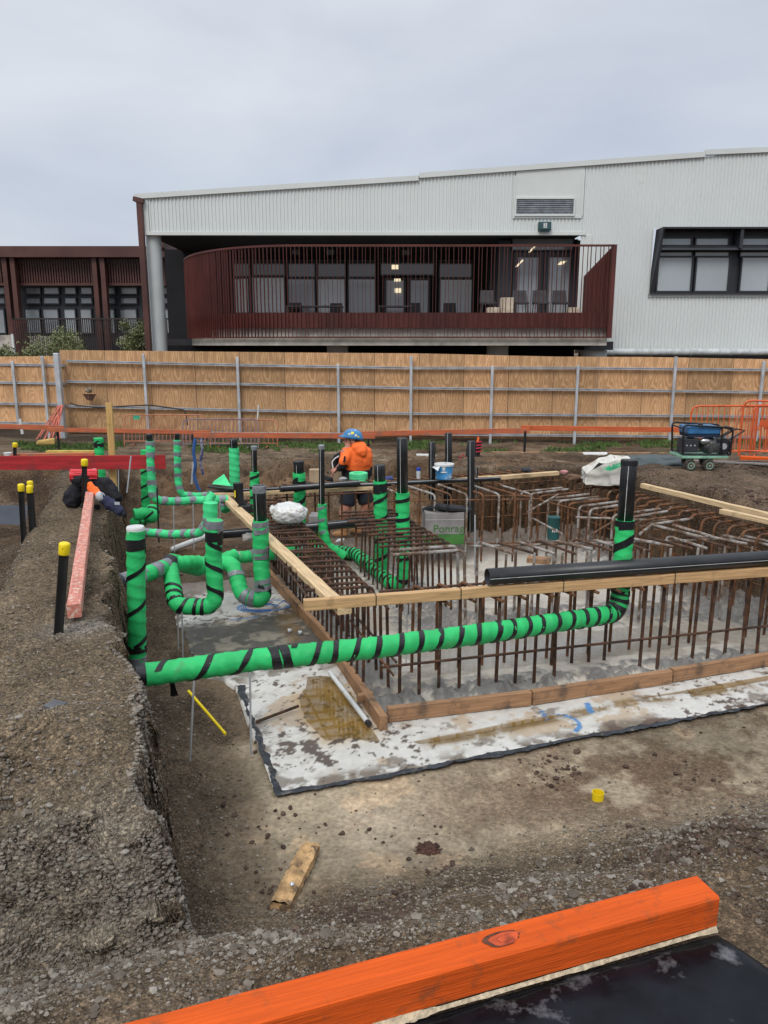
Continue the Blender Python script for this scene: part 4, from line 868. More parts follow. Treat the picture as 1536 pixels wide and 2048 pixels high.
# plywood sheets 1.2 m wide
def sheetx(x0, x1, par, k):
    m = MB(); Y0_, Y1_ = yh(x0)+.06, yh(x1)+.06; off = .004*(k % 2); a, b = W(x0+.4,hbot(x0+1),Y0_), W(x1-.4,hbot(x1-1),Y1_); c, d = W(x1-.4,htop(x1-1),Y1_), W(x0+.4,htop(x0+1),Y0_)
    c = Vector((b.x, b.y, c.z)); d = Vector((a.x, a.y, d.z)); o3 = Vector((0,.018,0)); o1 = Vector((0,off,0))
    m.hexa([a+o1, b+o1, b+o3, a+o3, d+o1, c+o1, c+o3, d+o3])
    ob = m.build('plywood_panel', PLY, par); me_ = ob.data; lo = Vector((a.x, a.y, a.z))-base_of(par); [setattr(v_, 'co', v_.co-lo) for v_ in me_.vertices]; ob.location = lo; return ob
x = 133; k = 0
while x < 1700: sheetx(x, x+88, hb, k); x += 88; k += 1
x = 132; 
while x > -160: sheetx(x-84, x, hb, k); x -= 84; k += 1
for px, yt, yb in ((-120,728,850),(37,722,845),(99,712,872),(297,708,868),(481,714,880),(678,728,885),(821,712,888),(980,732,892),(1148,730,888),(1338,713,892),(1510,722,896)):
    p0 = W(px, yb, yh(px)-.09); p1 = W(px, yt, yh(px)-.09); p1.x = p0.x; MB().box(p0.x-.034, p0.x+.034, p0.y-.034, p0.y+.034, p0.z-.15, p1.z).build('post', GALV, hb, bevel=.006)
p0 = W(131,876,20.5); p1 = W(131,706,20.5); p1.x = p0.x; MB().box(p0.x-.09,p0.x+.04,p0.y-.12,p0.y+.05,p0.z,p1.z).build('corner_post', GALV, hb, bevel=.01)
for seq in ([(133,722),(480,730),(820,736),(1145,736),(1700,741)], [(133,763),(480,768),(820,776),(1148,779),(1700,787)], [(133,812),(480,820),(820,827),(1148,830),(1700,834)], [(133,862),(480,866),(820,868),(1148,871),(1700,876)]):
    for (x0,a0),(x1,a1) in zip(seq[:-1], seq[1:]):
        m = MB()
        for dz, dd, hh in ((.020,0,.016),(-.022,0,.016),(0,.03,.04)): m.bar(W(x0,a0,YH-.03+dd)+Vector((0,0,dz)), W(x1,a1,YH-.03+dd)+Vector((0,0,dz)), .04-dd*.5, hh)
        m.build('rail', GALV, hb)
for a0, a1 in ((728,731),(764,767),(806,809),(843,848)):
    m = MB()
    for dz, dd, hh in ((.020,0,.016),(-.022,0,.016),(0,.03,.04)): m.bar(W(-150,a0-2,yh(-150)-.03+dd)+Vector((0,0,dz)), W(130,a1,yh(130)-.03+dd)+Vector((0,0,dz)), .04-dd*.5, hh)
    m.build('rail', GALV, hb)
# grass along its foot
GRASS = M('grass_blade', (.075,.13,.030), rough=.8, var=.4, scale=3, bump=0)
m = MB(); rr = random.Random(9)
for i in range(26000):
    px = rr.uniform(-60, 1560); Y = rr.uniform(18.8, 20.62); dd = fbm(np.array([px/70.]), np.array([Y*.8]), 3, 131)[0]
    lim = .05 if px < 1180 else -.25
    if dd < lim - (.25 if 380 < px < 720 else 0) + (.3 if 560 < px < 700 and Y < 19.6 else 0) + (20.6-Y)*.16: continue
    X = (px-768)/1537*Y; z = hz_(X, Y) if False else None
    m.v += []; hgt = rr.uniform(.03,.10)*(1.3 if Y > 20.2 else 1); a = rr.uniform(0, PI); dx, dy = math.cos(a)*.018, math.sin(a)*.018; lx, ly = rr.uniform(-.04,.04), rr.uniform(-.04,.04)
    m.f.append((len(m.v), len(m.v)+1, len(m.v)+2)); m.v += [(X-dx, Y-dy, 0), (X+dx, Y+dy, 0), (X+lx, Y+ly, hgt)]
vv = np.array(m.v); cx = vv.reshape(-1, 3, 3).mean(1); z0 = HT(cx[None, :, 0], cx[None, :, 1])[0]; vv[:, 2] += np.repeat(z0, 3)-.005; m.v = [tuple(t) for t in vv]
g = m.build('grass', GRASS); tag(g, 'short green grass growing along the foot of the plywood hoarding', None, None, 'stuff')

# ---------------------------------------------------------------- orange profile boards, stakes
def pboard(x0, y0, x1, y1, Y, h, label, mat=ORANGED): return timber('profile_board', W(x0,y0,Y), W(x1,y1,Y), .03, h, mat, label, 'profile board', group='orange profile boards across the site')
pboard(-80,851, 128,856, 14.2, .085, 'leftmost faded orange profile board in front of the leaning bars')
pboard(96,859, 420,865, 14.0, .075, 'faded brownish orange profile board crossing behind the timber stake')
pboard(387,870, 750,872, 12.6, .085, 'long orange profile board ending behind the worker helmet')
pboard(722,868, 1058,861, 13.0, .085, 'orange profile board starting behind the worker and running right')
pboard(1042,856, 1400,860, 13.2, .085, 'orange profile board ending behind the generator', pine('orange_mid', (.52,.11,.035)))
def stake(label, x, y0, y1, Y, r=.018, mat=BLACKM):
    a = W(x, y0, Y); b = W(x, y1, Y); b.x = a.x; o = MB().bar(a-Vector((0,0,.05)), b, r*2, r*2, (0,1,0)).build('stake', mat, loc=a); tag(o, label, 'stake', 'dark stakes under the profile boards')
stake('dark stake under the left profile board near the yellow foam block', 118, 893, 860, 14.1)
stake('dark stake beneath the board right of the worker', 737, 888, 868, 13.0)
stake('dark stake beneath the middle profile board joint', 1049, 898, 862, 13.0)
stake('dark stake in the middle of the long orange board', 388, 905, 868, 12.7)
timber('timber_stake', W(228,972,7.7), W(218,806,7.7), .06, .035, pine('stake_timber', (.52,.33,.12)), 'tall pale timber stake holding the red board', 'timber stake', up=(0,1,0))
rb = timber('red_board', W(-160,927,7.6), W(331,924,7.6), .02, .14, REDB, 'long bright red painted board across the left trench', 'red board')
# ---------------------------------------------------------------- pickets with yellow caps
def picket(label, x0, y0, x1, y1, Y, w=.022, cap=.028, dY=0):
    a = W(x0, y0, Y); b = W(x1, y1, Y+dY); e = empty('star_picket', a, label, 'picket', 'black pickets with yellow caps'); d = (b-a).normalized(); a2 = a-d*.15; m = MB(); s = Vector((1,.3,0)).normalized()
    s = (s-d*s.dot(d)).normalized(); t = d.cross(s)
    for k in range(3):
        ang = PI/2+k*2*PI/3; v = s*math.cos(ang)+t*math.sin(ang); q = a2+v*w*.55; m.bar(q, q+(b-a2), .006 if k else .006, w*1.1, v) if False else m.hexa([a2+v*0-d.cross(v)*.004, a2+v*w*1.15-d.cross(v)*.003, a2+v*w*1.15+d.cross(v)*.003, a2+d.cross(v)*.004, b-d.cross(v)*.004, b+v*w*1.15-d.cross(v)*.003, b+v*w*1.15+d.cross(v)*.003, b+d.cross(v)*.004])
    m.tube([a2, b], .009, 8); m.build('post', BLACKM, e)
    c = MB().lathe(b-d*.045, [(cap*.92,0),(cap,.004),(cap,.052),(cap*.93,.060),(cap*.6,.064)], 22, d).build('yellow_cap', YELLOW, e, smooth=False); [setattr(p, 'use_smooth', len(p.vertices) == 4) for p in c.data.polygons]
    if cap > .027 and Y < 5: MB().lathe(b-d*.008-Vector((-.002,cap+.0005,0)), [(.0028,0),(.0028,.002)], 10, (0,1,0)).build('cap_hole', BTAPE, c)
picket('nearest black picket with a yellow cap leaning beside the pink timber', 117,1270, 129,1092, 3.72, cap=.0275)
picket('black picket with yellow cap standing over the black jacket', 169,985, 169,922, 7.0, cap=.031)
picket('leftmost of the three pickets standing in the left hollow', 47,1060, 42,972, 6.4, cap=.027)
picket('back one of the paired pickets in the left hollow', 68,1062, 60,966, 6.6, cap=.026)
picket('front one of the paired pickets in the left hollow', 65,1068, 59,975, 6.3, cap=.026)
picket('small distant picket with yellow cap left of the red board top', 30,918, 30,888, 10.5, cap=.034)
o = MB().lathe(G(65,1068,-.3), [(.014,0),(.014,.24)], 8, (0,0,1)).build('timber_peg', PINEPALE, loc=G(65,1068,-.3)); tag(o, 'thin pale peg standing between the pickets in the hollow', 'peg')
timber('pink_timber', G(148,1222,.10), G(181,984,.14), .072, .075, PINKB, 'faded pink timber lying lengthways on top of the mound', 'timber')
# yellow offcut tube, cap on floor
o = MB().tube([G(377,1382,-.72), G(451,1468,-.80)], .0095, 12).build('yellow_strip', YELLOW, smooth=True, loc=G(377,1382,-.72)); tag(o, 'yellow plastic strip leaning on the trench side under the long pipe', 'plastic strip')
c0 = onground(1195,1604); o = MB().lathe(c0-Vector((0,0,.004)), [(.030,0),(.031,.062),(.0285,.062),(.027,.004)], 28).build('loose_cap', YELLOW, smooth=True, loc=c0); tag(o, 'yellow plastic picket cap lying alone on the dug floor', 'plastic cap')
p = onground(118,1410); timber('timber_offcut', p+Vector((-.03,-.02,.012)), p+Vector((.035,-.045,.01)), .06, .022, M('grey_timber', (.10,.10,.11), rough=.8), 'small grey timber offcut lying on top of the mound', 'offcut')
p = onground(1020,1660)
# ---------------------------------------------------------------- building
YW = 26.0; YF = 22.8
bd_ = empty('school_building', W(768,705,YW), 'large pale ribbed metal clad building with sloping roof and dark recessed terrace', 'building')
def PW(x, y, Y=YW): return W(x, y, Y)
def zx(y, Y=YW): return W(768, y, Y).z
def xx(x, yref=580, Y=YW): return W(x, yref, Y).x
roof = lambda x: float(np.interp(x, [285,837,838,1408,1409,1700], [396,359,354,312,308,295]))
roofz = lambda X: None
x2X = lambda x, y: W(x, y, YW).x
def corr(x0, x1, fb_, ft_, name, mat=WHITEC, Y=YW, pit=.115, dp=.030):
    """ribbed sheet between world X of two photo columns"""
    X0, X1 = W(x0, 560, Y).x, W(x1, 560, Y).x; m = MB(); X = X0; prof = [(0,0),(.30,0),(.42,1),(.78,1),(.90,0)]; pts = []
    while X < X1:
        for f, d in prof:
            q = X+f*pit
            if q <= X1: pts.append((q, Y-d*dp))
        X += pit
    pts.append((X1, Y))
    for (a, ya), (b, yb) in zip(pts[:-1], pts[1:]): m.quad((a,ya,fb_(a)), (b,yb,fb_(b)), (b,yb,ft_(b)), (a,ya,ft_(a)))
    return m.build(name, mat, bd_)
def zroof(X):
    px = 768+X/YW*(CP+.30*SP+.0)*F
    return W(px, roof(px), YW).z
zs_ = zx(464); zb_ = zx(706)
corr(297,1024, lambda X: zs_, zroof, 'fascia_cladding'); corr(1157,1300, lambda X: zb_, zroof, 'wall_cladding')
# above door between soffit and flat sheet
corr(1024,1157, lambda X: zs_, lambda X: zx(436), 'fascia_cladding')
zwt, zwb = zx(458), zx(590)
corr(1300,1700, lambda X: zwt+.02, zroof, 'wall_cladding'); corr(1300,1700, lambda X: zb_, lambda X: zwb, 'wall_cladding')
m = MB(); a, b = xx(1024), xx(1157); m.quad((a,YW-.035,zx(436)), (b,YW-.035,zx(436)), (b,YW-.035,zroof(b)-.04), (a,YW-.035,zroof(a)-.04)); m.build('flat_panel', WHITEF, bd_)
fr = MB(); 
for q in ((1020,1155,432,437),(1020,1024,352,432),(1152,1157,345,432)): fr.box(xx(q[0]), xx(q[1]), YW-.06, YW-.02, zx(q[3]), zx(q[2]))
fr.build('panel_trim', WHITEF, bd_)
e = MB(); 
for q in ((1029,1149,396,399),(1029,1149,429,433),(1029,1032,399,429),(1146,1149,399,429)): e.box(xx(q[0],410), xx(q[1],410), YW-.10, YW-.03, zx(q[3]), zx(q[2]))
lv = e.build('louvre_vent', WHITEF, bd_)
m = MB(); LOUV = M('louvre_blade', (.28,.30,.33), rough=.5, metal=.2); z = zx(429)
while z < zx(399)-.02: m.hexa([(xx(1032,410),YW-.085,z),(xx(1146,410),YW-.085,z),(xx(1146,410),YW-.04,z+.05),(xx(1032,410),YW-.04,z+.05),(xx(1032,410),YW-.08,z+.006),(xx(1146,410),YW-.08,z+.006),(xx(1146,410),YW-.035,z+.056),(xx(1032,410),YW-.035,z+.056)]); z += .055
m.build('louvre_blades', LOUV, lv)
# verge cap along the roof line, end trims
m = MB(); 
for x0, x1 in ((270,837),(838,1408),(1409,1700)):
    a, b = W(x0,roof(max(x0,286)),YW), W(x1,roof(x1),YW); m.bar(Vector((a.x,YW-.02,a.z+.03)), Vector((b.x,YW-.02,b.z+.03)), .16, .15)
m.build('roof_capping', WHITEF, bd_)
m = MB().box(xx(285,430), xx(298,430), YW-.05, YW+.4, zs_-.02, zx(398)); m.build('corner_trim', WHITEF, bd_)
m = MB().box(xx(287,462), xx(1170,462), YW-.06, YW+.12, zs_-.10, zs_-.004); m.build('soffit_trim', WHITEF, bd_)
m = MB().box(xx(1166,600), xx(1176,600), YW-.045, YW+.3, zb_, zs_-.1); m.build('jamb_trim', WHITEF, bd_)
XL, XR = xx(290,462), xx(1166,462)
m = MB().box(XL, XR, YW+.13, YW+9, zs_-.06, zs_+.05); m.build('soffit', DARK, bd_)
m = MB(); m.quad((XL,YW+.1,zs_), (XL,YW+9,zs_), (XL,YW+9,zx(398)+.2), (XL,YW+.1,zx(398))); m.quad((XL,YW,zx(396)+.1),(xx(1700),YW,zroof(xx(1690))+.05),(xx(1700),YW+16,zroof(xx(1690))+.05),(XL,YW+16,zx(396)+.1)); m.build('roof', BROWN, bd_)
# gutter end and leaning downpipe
m = MB().bar(W(268,398,YW-.1), W(288,403,YW-.1), .25, .14); m.build('gutter_end', BROWN, bd_)
dpp = W(298,700,YW-.1); m = MB().box(dpp.x-.09, dpp.x+.09, YW-.2, YW-.02, -1.1, zx(402)); m.build('downpipe', BROWN, bd_, bevel=.02)
cp = W(314,600,YW+.3); MB().lathe((cp.x, YW+.32, -1.1), [(.245,0),(.245,zs_+1.04)], 28).build('round_column', COLM, bd_, smooth=True)
# terrace slab and screen, straight front with a curved left end
XE = xx(600,580,YF); XRt = xx(1222,580,YF); ca_, cb_ = XE-W(386,590,29.0).x, 29.0-YF
def plan(t, inset=0):
    """t: 0 right end .. 1 straight .. 2 end of curve"""
    if t <= 1: return Vector((XRt+(XE-XRt)*t, YF+inset, 0))
    a = (t-1)*PI/2; return Vector((XE-(ca_-inset)*math.sin(a), YF+cb_-(cb_-inset)*math.cos(a), 0))
path = [plan(t) for t in np.linspace(0,1,30)]+[plan(t) for t in np.linspace(1,2,61)[1:]]
def band(z0, z1, inset, thick, name, mat, t0=0, t1=2, par=None):
    ts = [t for t in np.linspace(t0, t1, 110)]; m = MB()
    for a, b in zip(ts[:-1], ts[1:]):
        p, q, p2, q2 = plan(a, inset), plan(b, inset), plan(a, inset+thick), plan(b, inset+thick)
        m.hexa([(p.x,p.y,z0),(q.x,q.y,z0),(q2.x,q2.y,z0),(p2.x,p2.y,z0),(p.x,p.y,z1),(q.x,q.y,z1),(q2.x,q2.y,z1),(p2.x,p2.y,z1)])
    return m.build(name, mat, par or bd_)
ZF = lambda y: W(768, y, YF).z
m = MB(); ts = np.linspace(0,2,90); top = [plan(t,.12) for t in ts]; 
for zz in (ZF(692), ZF(673)): pass
pts = [Vector((p.x,p.y,0)) for p in top]+[Vector((plan(2,.12).x, YW+6, 0)), Vector((XRt, YW+6, 0))]
c = Vector((2, 27, 0)); z0, z1 = ZF(691), ZF(674)
for i in range(len(pts)):
    p, q = pts[i], pts[(i+1) % len(pts)]; m.quad((p.x,p.y,z0),(q.x,q.y,z0),(q.x,q.y,z1),(p.x,p.y,z1)); m.poly([(c.x,c.y,z1),(p.x,p.y,z1),(q.x,q.y,z1)]); m.poly([(c.x,c.y,z0),(q.x,q.y,z0),(p.x,p.y,z0)])
m.build('terrace_slab', CONC, bd_)
band(ZF(673), ZF(654), .22, .2, 'slab_upstand', CONC)
band(ZF(654)-.02, ZF(625), .05, .02, 'kick_plate', REDBR)
rl = band(ZF(493), ZF(489), -.03, .07, 'top_rail', REDBR); band(ZF(676), ZF(673), -.01, .05, 'bottom_rail', REDBR)
# blades: one mesh each on the straight front and the curve
S = 0; seg = []
cum = [0]; fine = [plan(t) for t in list(np.linspace(0,1,200))+list(np.linspace(1,2,300)[1:])]
for a, b in zip(fine[:-1], fine[1:]): cum.append(cum[-1]+(b-a).length)
nb = int(cum[-1]/.118); m = MB(); scr = []
nbb = 0
for i in range(nb+1):
    s_ = cum[-1]*i/nb; k = min(int(np.searchsorted(cum, s_)), len(fine)-1); k = max(k, 1); p = fine[k]; T = (fine[k]-fine[k-1]).normalized(); Nn = Vector((-T.y, T.x, 0)); Nn = -Nn if Nn.y < 0 and k < 210 else Nn
    mm_ = MB(); h = .028; w_ = .006; q = [p-T*w_-Nn*h, p+T*w_-Nn*h, p+T*w_+Nn*h, p-T*w_+Nn*h]
    M_ = mm_ if i < 99 else m; M_.hexa([(a.x,a.y,ZF(674)) for a in q]+[(a.x,a.y,ZF(491)) for a in q])
    if i < 99: mm_.build('screen_blade', REDBR, bd_)
o = m.build('screen_blades', REDBR, bd_); o['kind'] = 'stuff'
# right return panel
xr = XRt; yb1 = YW-.05; zt0, zt1 = ZF(491), zx(553); m = MB()
Y = YF
while Y < yb1:
    f = (Y-YF)/(yb1-YF); zt = zt0+(zt1-zt0)*f; m.hexa([(xr-.02,Y,ZF(676)),(xr+.05,Y,ZF(676)),(xr+.05,Y+.13,ZF(676)),(xr-.0,Y+.13,ZF(676)),(xr-.02,Y,zt),(xr+.05,Y,zt),(xr+.05,Y+.13,zt),(xr-.0,Y+.13,zt)]); Y += .14
m.build('side_screen', REDBR, bd_)
m = MB().box(xr-.03, xr+.09, YF-.03, YF+.12, ZF(676), ZF(489)); m.build('screen_end_post', REDBR, bd_)
# void below the slab with round piers
m = MB().quad((XL-2,YW+2,-1.2),(XRt+.3,YW+2,-1.2),(XRt+.3,YW+2,z0),(XL-2,YW+2,z0)); m.build('undercroft_shade', DARK, bd_)  # near-black sheet standing in for the shade in the void
for px in (675,995): p = W(px,700,YW-1.2); MB().lathe((p.x,p.y,-1.1), [(.34,0),(.34,z0+1.1)], 24).build('pier', COLM, bd_, smooth=True)
p = W(1187,700,YW-.8); MB().lathe((p.x,p.y,-1.1), [(.42,0),(.42,z0+.95)], 24).build('pier', COLM, bd_, smooth=True); MB().box(p.x-.45,p.x+.45,p.y-.6,p.y+.7,z0-.14,z0+.12).build('beam_end', CHAR, bd_)
# white base pipe on the right
a, b = W(1200,704,YW-.35), W(1700,706,YW-.35); pz = MB().tube([Vector((a.x,YW-.3,a.z)), Vector((b.x,YW-.3,a.z))], .11, 16).build('wall_drain_pipe', M('white_pipe', (.50,.53,.53), rough=.4), bd_, smooth=True)
m = MB(); 
for px in (1225,1300,1380,1460): X = W(px,704,YW-.3).x; m.lathe((X,YW-.3,a.z), [(.125,0),(.125,.05)], 16, (1,0,0))
m.build('pipe_clamps', COLM, pz); MB().box(XRt, xx(1700), YW+.05, YW+.2, -1.2, zb_).build('base_wall', DARK, bd_)
# recess: back wall with windows, blinds
YB = 30.5
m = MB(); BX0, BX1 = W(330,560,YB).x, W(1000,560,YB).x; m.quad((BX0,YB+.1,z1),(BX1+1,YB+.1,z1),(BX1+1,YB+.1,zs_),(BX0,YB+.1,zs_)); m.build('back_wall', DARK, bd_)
def window(x0, x1, y0, y1, Y, pane, name='window', fw=.05, lit=None, bars_=(), frame=CHAR):
    X0, X1 = W(x0,(y0+y1)/2,Y).x, W(x1,(y0+y1)/2,Y).x; Z0, Z1 = W(x0,y1,Y).z, W(x0,y0,Y).z; m = MB()
    for q in ((X0,X1,Z0,Z0+fw),(X0,X1,Z1-fw,Z1),(X0,X0+fw,Z0+fw,Z1-fw),(X1-fw,X1,Z0+fw,Z1-fw)): m.box(q[0],q[1],Y-.08,Y+.02,q[2],q[3])
    for bx in bars_: X = X0+(X1-X0)*bx; m.box(X-fw/2,X+fw/2,Y-.07,Y+.02,Z0+fw,Z1-fw)
    o = m.build(name, frame, bd_); MB().quad((X0+fw,Y-.03,Z0+fw),(X1-fw,Y-.03,Z0+fw),(X1-fw,Y-.03,Z1-fw),(X0+fw,Y-.03,Z1-fw)).build('pane', pane, o); return o
BLIND_BRIGHT = M('blind_brightened', (.75,.78,.80), rough=.3, var=.05, scale=.5, bump=0)  # blind colour brightened to make up for the shade in the recess
GREYG = M('grey_reflecting_glass', (.26,.28,.30), rough=.08, var=.25, scale=.3, bump=0, spec=.8)
for x0, x1, pn, yy in ((466,500,BLIND,555),(503,572,BLIND,553),(575,632,GREYG,556),(634,692,BLIND,556),(695,752,GREYG,556),(877,945,BLIND,557)):
    window(x0, x1, yy, 628, YB, BLIND_BRIGHT if pn is BLIND else GREYG); window(x0, x1, 520, yy, YB, DGLASS)
for x0 in (768, 816): window(x0, x0+44, 556, 640, YB-.05, GREYG, 'glazed_door', .09)
window(760,870,500,552,YB-.05,DGLASS)
for (px,py,w_,h_) in ((795,534,.22,.16),(799,560,.20,.10),(800,581,.20,.16)): p = W(px,py,YB+.02-.16); MB().box(p.x-w_,p.x+w_ if False else p.x+w_*.2,p.y,p.y+.02,p.z-h_/2,p.z+h_/2).build('glow_on_glass', GLOW, bd_)  # glowing plates before the panes stand for lights seen in the glass
for px,py in ((660,504),(812,505),(592,504),(960,484)): p = W(px,py,29.5); MB().box(p.x-.14,p.x+.14,p.y,p.y+.12,p.z-.08,p.z+.08).build('soffit_fitting', M('fitting_grey',(.12,.13,.14)), bd_)
# door box near the right of the recess
YD = 27.2
m = MB(); X0, X1 = W(995,560,YD).x, W(1166,560,YW).x+.1; m.box(X0,X1,YD+.12,YB,z1,zs_-.05); m.build('porch_wall', CHAR, bd_)
X0b = W(995,560,YD).x; MB().box(X0b, W(1021,560,YD).x, YD-.08, YD+.1, z1, zs_-.11).build('door_reveal', CHAR, bd_); m = MB(); m.box(W(1148,560,YD).x, W(1166,560,YD).x+.2, YD-.09, YD+.1, z1, zs_-.11); m.build('door_reveal', CHAR, bd_)
window(1021,1148,470,503,YD,GREYG,'transom_window',.05)
for x0, x1 in ((1024,1084),(1085,1146)):
    d_ = window(x0,x1,505,655,YD,GREYG,'glazed_door',.16); X = W(x1-8 if x0 < 1050 else x0+8,590,YD-.12); 
    MB().box(X.x-.02,X.x+.02,YD-.14,YD-.08,X.z-.2,X.z+.2).build('door_handle', M('handle_black',(.02,.02,.02)), d_)
m = MB(); a, b = W(1032,534,YD-.10), W(1046,520,YD-.10); m.bar(a,b,.02,.05); a, b = W(1058,505,YD-.10), W(1070,492,YD-.10); m.bar(a,b,.02,.05); m.build('reflected_tube_light', GLOW, bd_)  # glowing bars stand for tube light reflections on the door glass
p = W(1124,526,YD-.09); MB().poly([(p.x-.16,p.y,p.z-.06),(p.x+.02,p.y,p.z-.05),(p.x+.16,p.y,p.z+.07),(p.x-.04,p.y,p.z+.05)]).build('glow_on_glass', GLOW, bd_)  # flat glowing patch, a highlight modelled on the door glass
# sensor/number box above the door
TEAL = M('teal_box', (.035,.085,.095), rough=.5); p = W(1089,452,YW-.12); bx = MB().box(p.x-.20,p.x+.20,YW-.22,YW-.04,p.z-.12,p.z+.12).build('number_box', TEAL, bd_, bevel=.015)
MB().box(p.x-.05,p.x+.06,YW-.226,YW-.221,p.z-.07,p.z+.075).build('number_plate', WHITEP, bx); text_mesh('number', '2', .15, TEAL, bx, (p.x+.005,YW-.229,p.z), (1,0,0), (0,0,1))
m = MB()
for i in range(5): m.box(p.x-.17+i*.075,p.x-.13+i*.075,YW-.2,YW-.08,p.z-.17,p.z-.12)
m.build('fins', TEAL, bx)
# right window box
bxm = MB(); X0, X1 = xx(1310,520), xx(1700,520); Zt, Zb = zx(460), zx(587); dpt = .55
bxm.box(X0,X1,YW-dpt,YW+.1,Zt-.03,Zt+.02); bxm.hexa([(X0-.12,YW-.10,Zb),(X0+.02,YW-.10,Zb),(X0+.02,YW+.1,Zb),(X0-.12,YW+.1,Zb),(X0,YW-dpt,Zt-.03),(X0+.05,YW-dpt,Zt-.03),(X0+.05,YW+.1,Zt-.03),(X0,YW+.1,Zt-.03)])
bxm.box(X0-.12,X1,YW-.14,YW+.1,Zb-.03,Zb+.02); bxm.build('window_hood', CHAR, bd_)
bxm = MB().hexa([(X0+.05,YW-.42,zx(503)),(X1,YW-.42,zx(503)),(X1,YW-.02,zx(497)),(X0+.05,YW-.02,zx(497)),(X0+.05,YW-.40,zx(499)),(X1,YW-.40,zx(499)),(X1,YW-.02,zx(489)),(X0+.05,YW-.02,zx(489))]); bxm.build('sun_shelf', CHAR, bd_)
xs_w = [1312,1384,1390,1455,1480,1540,1546,1600]
for a, b in ((1312,1384),(1388,1458),(1478,1540),(1544,1610)):
    window(a, b, 474, 498, YW-.02, BLIND, 'window', .05); window(a, b, 512, 585, YW-.02, BLIND, 'window', .05); window(a, b, 503, 515, YW-.01, GREYG, 'window', .02)
MB().quad((X0,YW+.03,Zb),(X1,YW+.03,Zb),(X1,YW+.03,Zt),(X0,YW+.03,Zt)).build('window_backing', CHAR, bd_); m = MB().box(xx(1468,500)-.05,xx(1468,500)+.05,YW-.5,YW,zx(500),Zt); m.build('mullion', CHAR, bd_)
tr = MB().box(xx(1298),X0-.14,YW-.045,YW+.05,Zb-.10,Zt+.03); tr.box(X0-.14,X1,YW-.045,YW+.05,Zb-.12,Zb-.04); tr.build('window_trim', WHITEF, bd_)
# ---------------------------------------------------------------- terrace furniture
ZT = ZF(654)+.1
MB().box(XL+2.4, XRt-.05, YW+.2, YB, ZT-.06, ZT).build('terrace_floor', CONC, bd_); MB().box(xx(640), XRt-.05, YF+.5, YW+.19, ZT-.06, ZT).build('terrace_floor', CONC, bd_)
def chair(label, px, Y, c=(.05,.05,.055), tall=1.0, high=False):
    p = W(px, 640, Y); p.z = ZT; e = empty('terrace_chair', p, label, 'chair', 'dark chairs on the terrace'); mt = M('chair_dark', (.035,.035,.04), rough=.6)
    s = .47*tall; MB().box(p.x-.24,p.x+.24,p.y-.24,p.y+.24,p.z+s-.03,p.z+s+.03).build('seat', mt, e, bevel=.01)
    MB().hexa([(p.x-.24,p.y+.2,p.z+s+.03),(p.x+.24,p.y+.2,p.z+s+.03),(p.x+.24,p.y+.25,p.z+s+.03),(p.x-.24,p.y+.25,p.z+s+.03),(p.x-.22,p.y+.28,p.z+s+.42),(p.x+.22,p.y+.28,p.z+s+.42),(p.x+.22,p.y+.32,p.z+s+.42),(p.x-.22,p.y+.32,p.z+s+.42)]).build('backrest', mt, e, bevel=.01)
    for sx_ in (-1,1):
        for sy in (-1,1): MB().bar((p.x+sx_*.2,p.y+sy*.2,p.z+s-.03),(p.x+sx_*.24,p.y+sy*.24,p.z),.03,.03).build('leg', mt, e)
chair('dark chair seen through the left of the curved screen', 590, 28.5); chair('dark chair in front of the pale blind', 672, 28.8); chair('dark chair beside the terrace doors', 829, 28.6); chair('dark chair in front of the last pale window', 900, 28.7)
for i, px in enumerate((975,1040,1080,1120)): chair(['tall chair stacked left of the porch doors', 'tall chair before the left porch door', 'tall chair before the right porch door', 'tall chair at the right jamb of the porch'][i], px, 25.6, tall=1.5)
def tbl(label, px, Y, w_=.7, z_=.74):
    p = W(px,640,Y); p.z = ZT; e = empty('terrace_table', p, label, 'table', 'tables on the terrace'); mt = M('table_dark', (.04,.04,.045), rough=.5); MB().box(p.x-w_,p.x+w_,p.y-.4,p.y+.4,p.z+z_-.04,p.z+z_).build('tabletop', mt, e)
    for sx_ in (-1,1):
        for sy in (-1,1): MB().box(p.x+sx_*(w_-.05)-.02,p.x+sx_*(w_-.05)+.02,p.y+sy*.35-.02,p.y+sy*.35+.02,p.z,p.z+z_-.04).build('leg', mt, e)
tbl('dark terrace table left of the doors', 630, 28.2, 1.0); tbl('dark terrace table in front of the doors', 790, 28.2, .6)
PBOX = M('pale_carton', (.50,.42,.33), rough=.8)
for lb, px, h_, w_ in (('short pale carton left of the porch doors',985,.55,.18),('taller pale carton beside the left porch door',1012,.85,.19),('pale carton at the right end of the terrace',1146,.55,.18)):
    p = W(px,640,25.2); o = MB().box(p.x-w_,p.x+w_,p.y-.2,p.y+.2,ZT,ZT+h_).build('carton', PBOX, loc=(p.x,p.y,ZT), bevel=.01); tag(o, lb, 'carton', 'pale cartons on the terrace')
o = MB().lathe((W(950,640,26).x,26,ZT), [(.10,0),(.13,.2),(.11,.2)], 14).build('red_bucket', M('red_plastic',(.42,.02,.03)), loc=(W(950,640,26).x,26,ZT)); tag(o, 'small red pot standing low behind the terrace screen', 'pot')
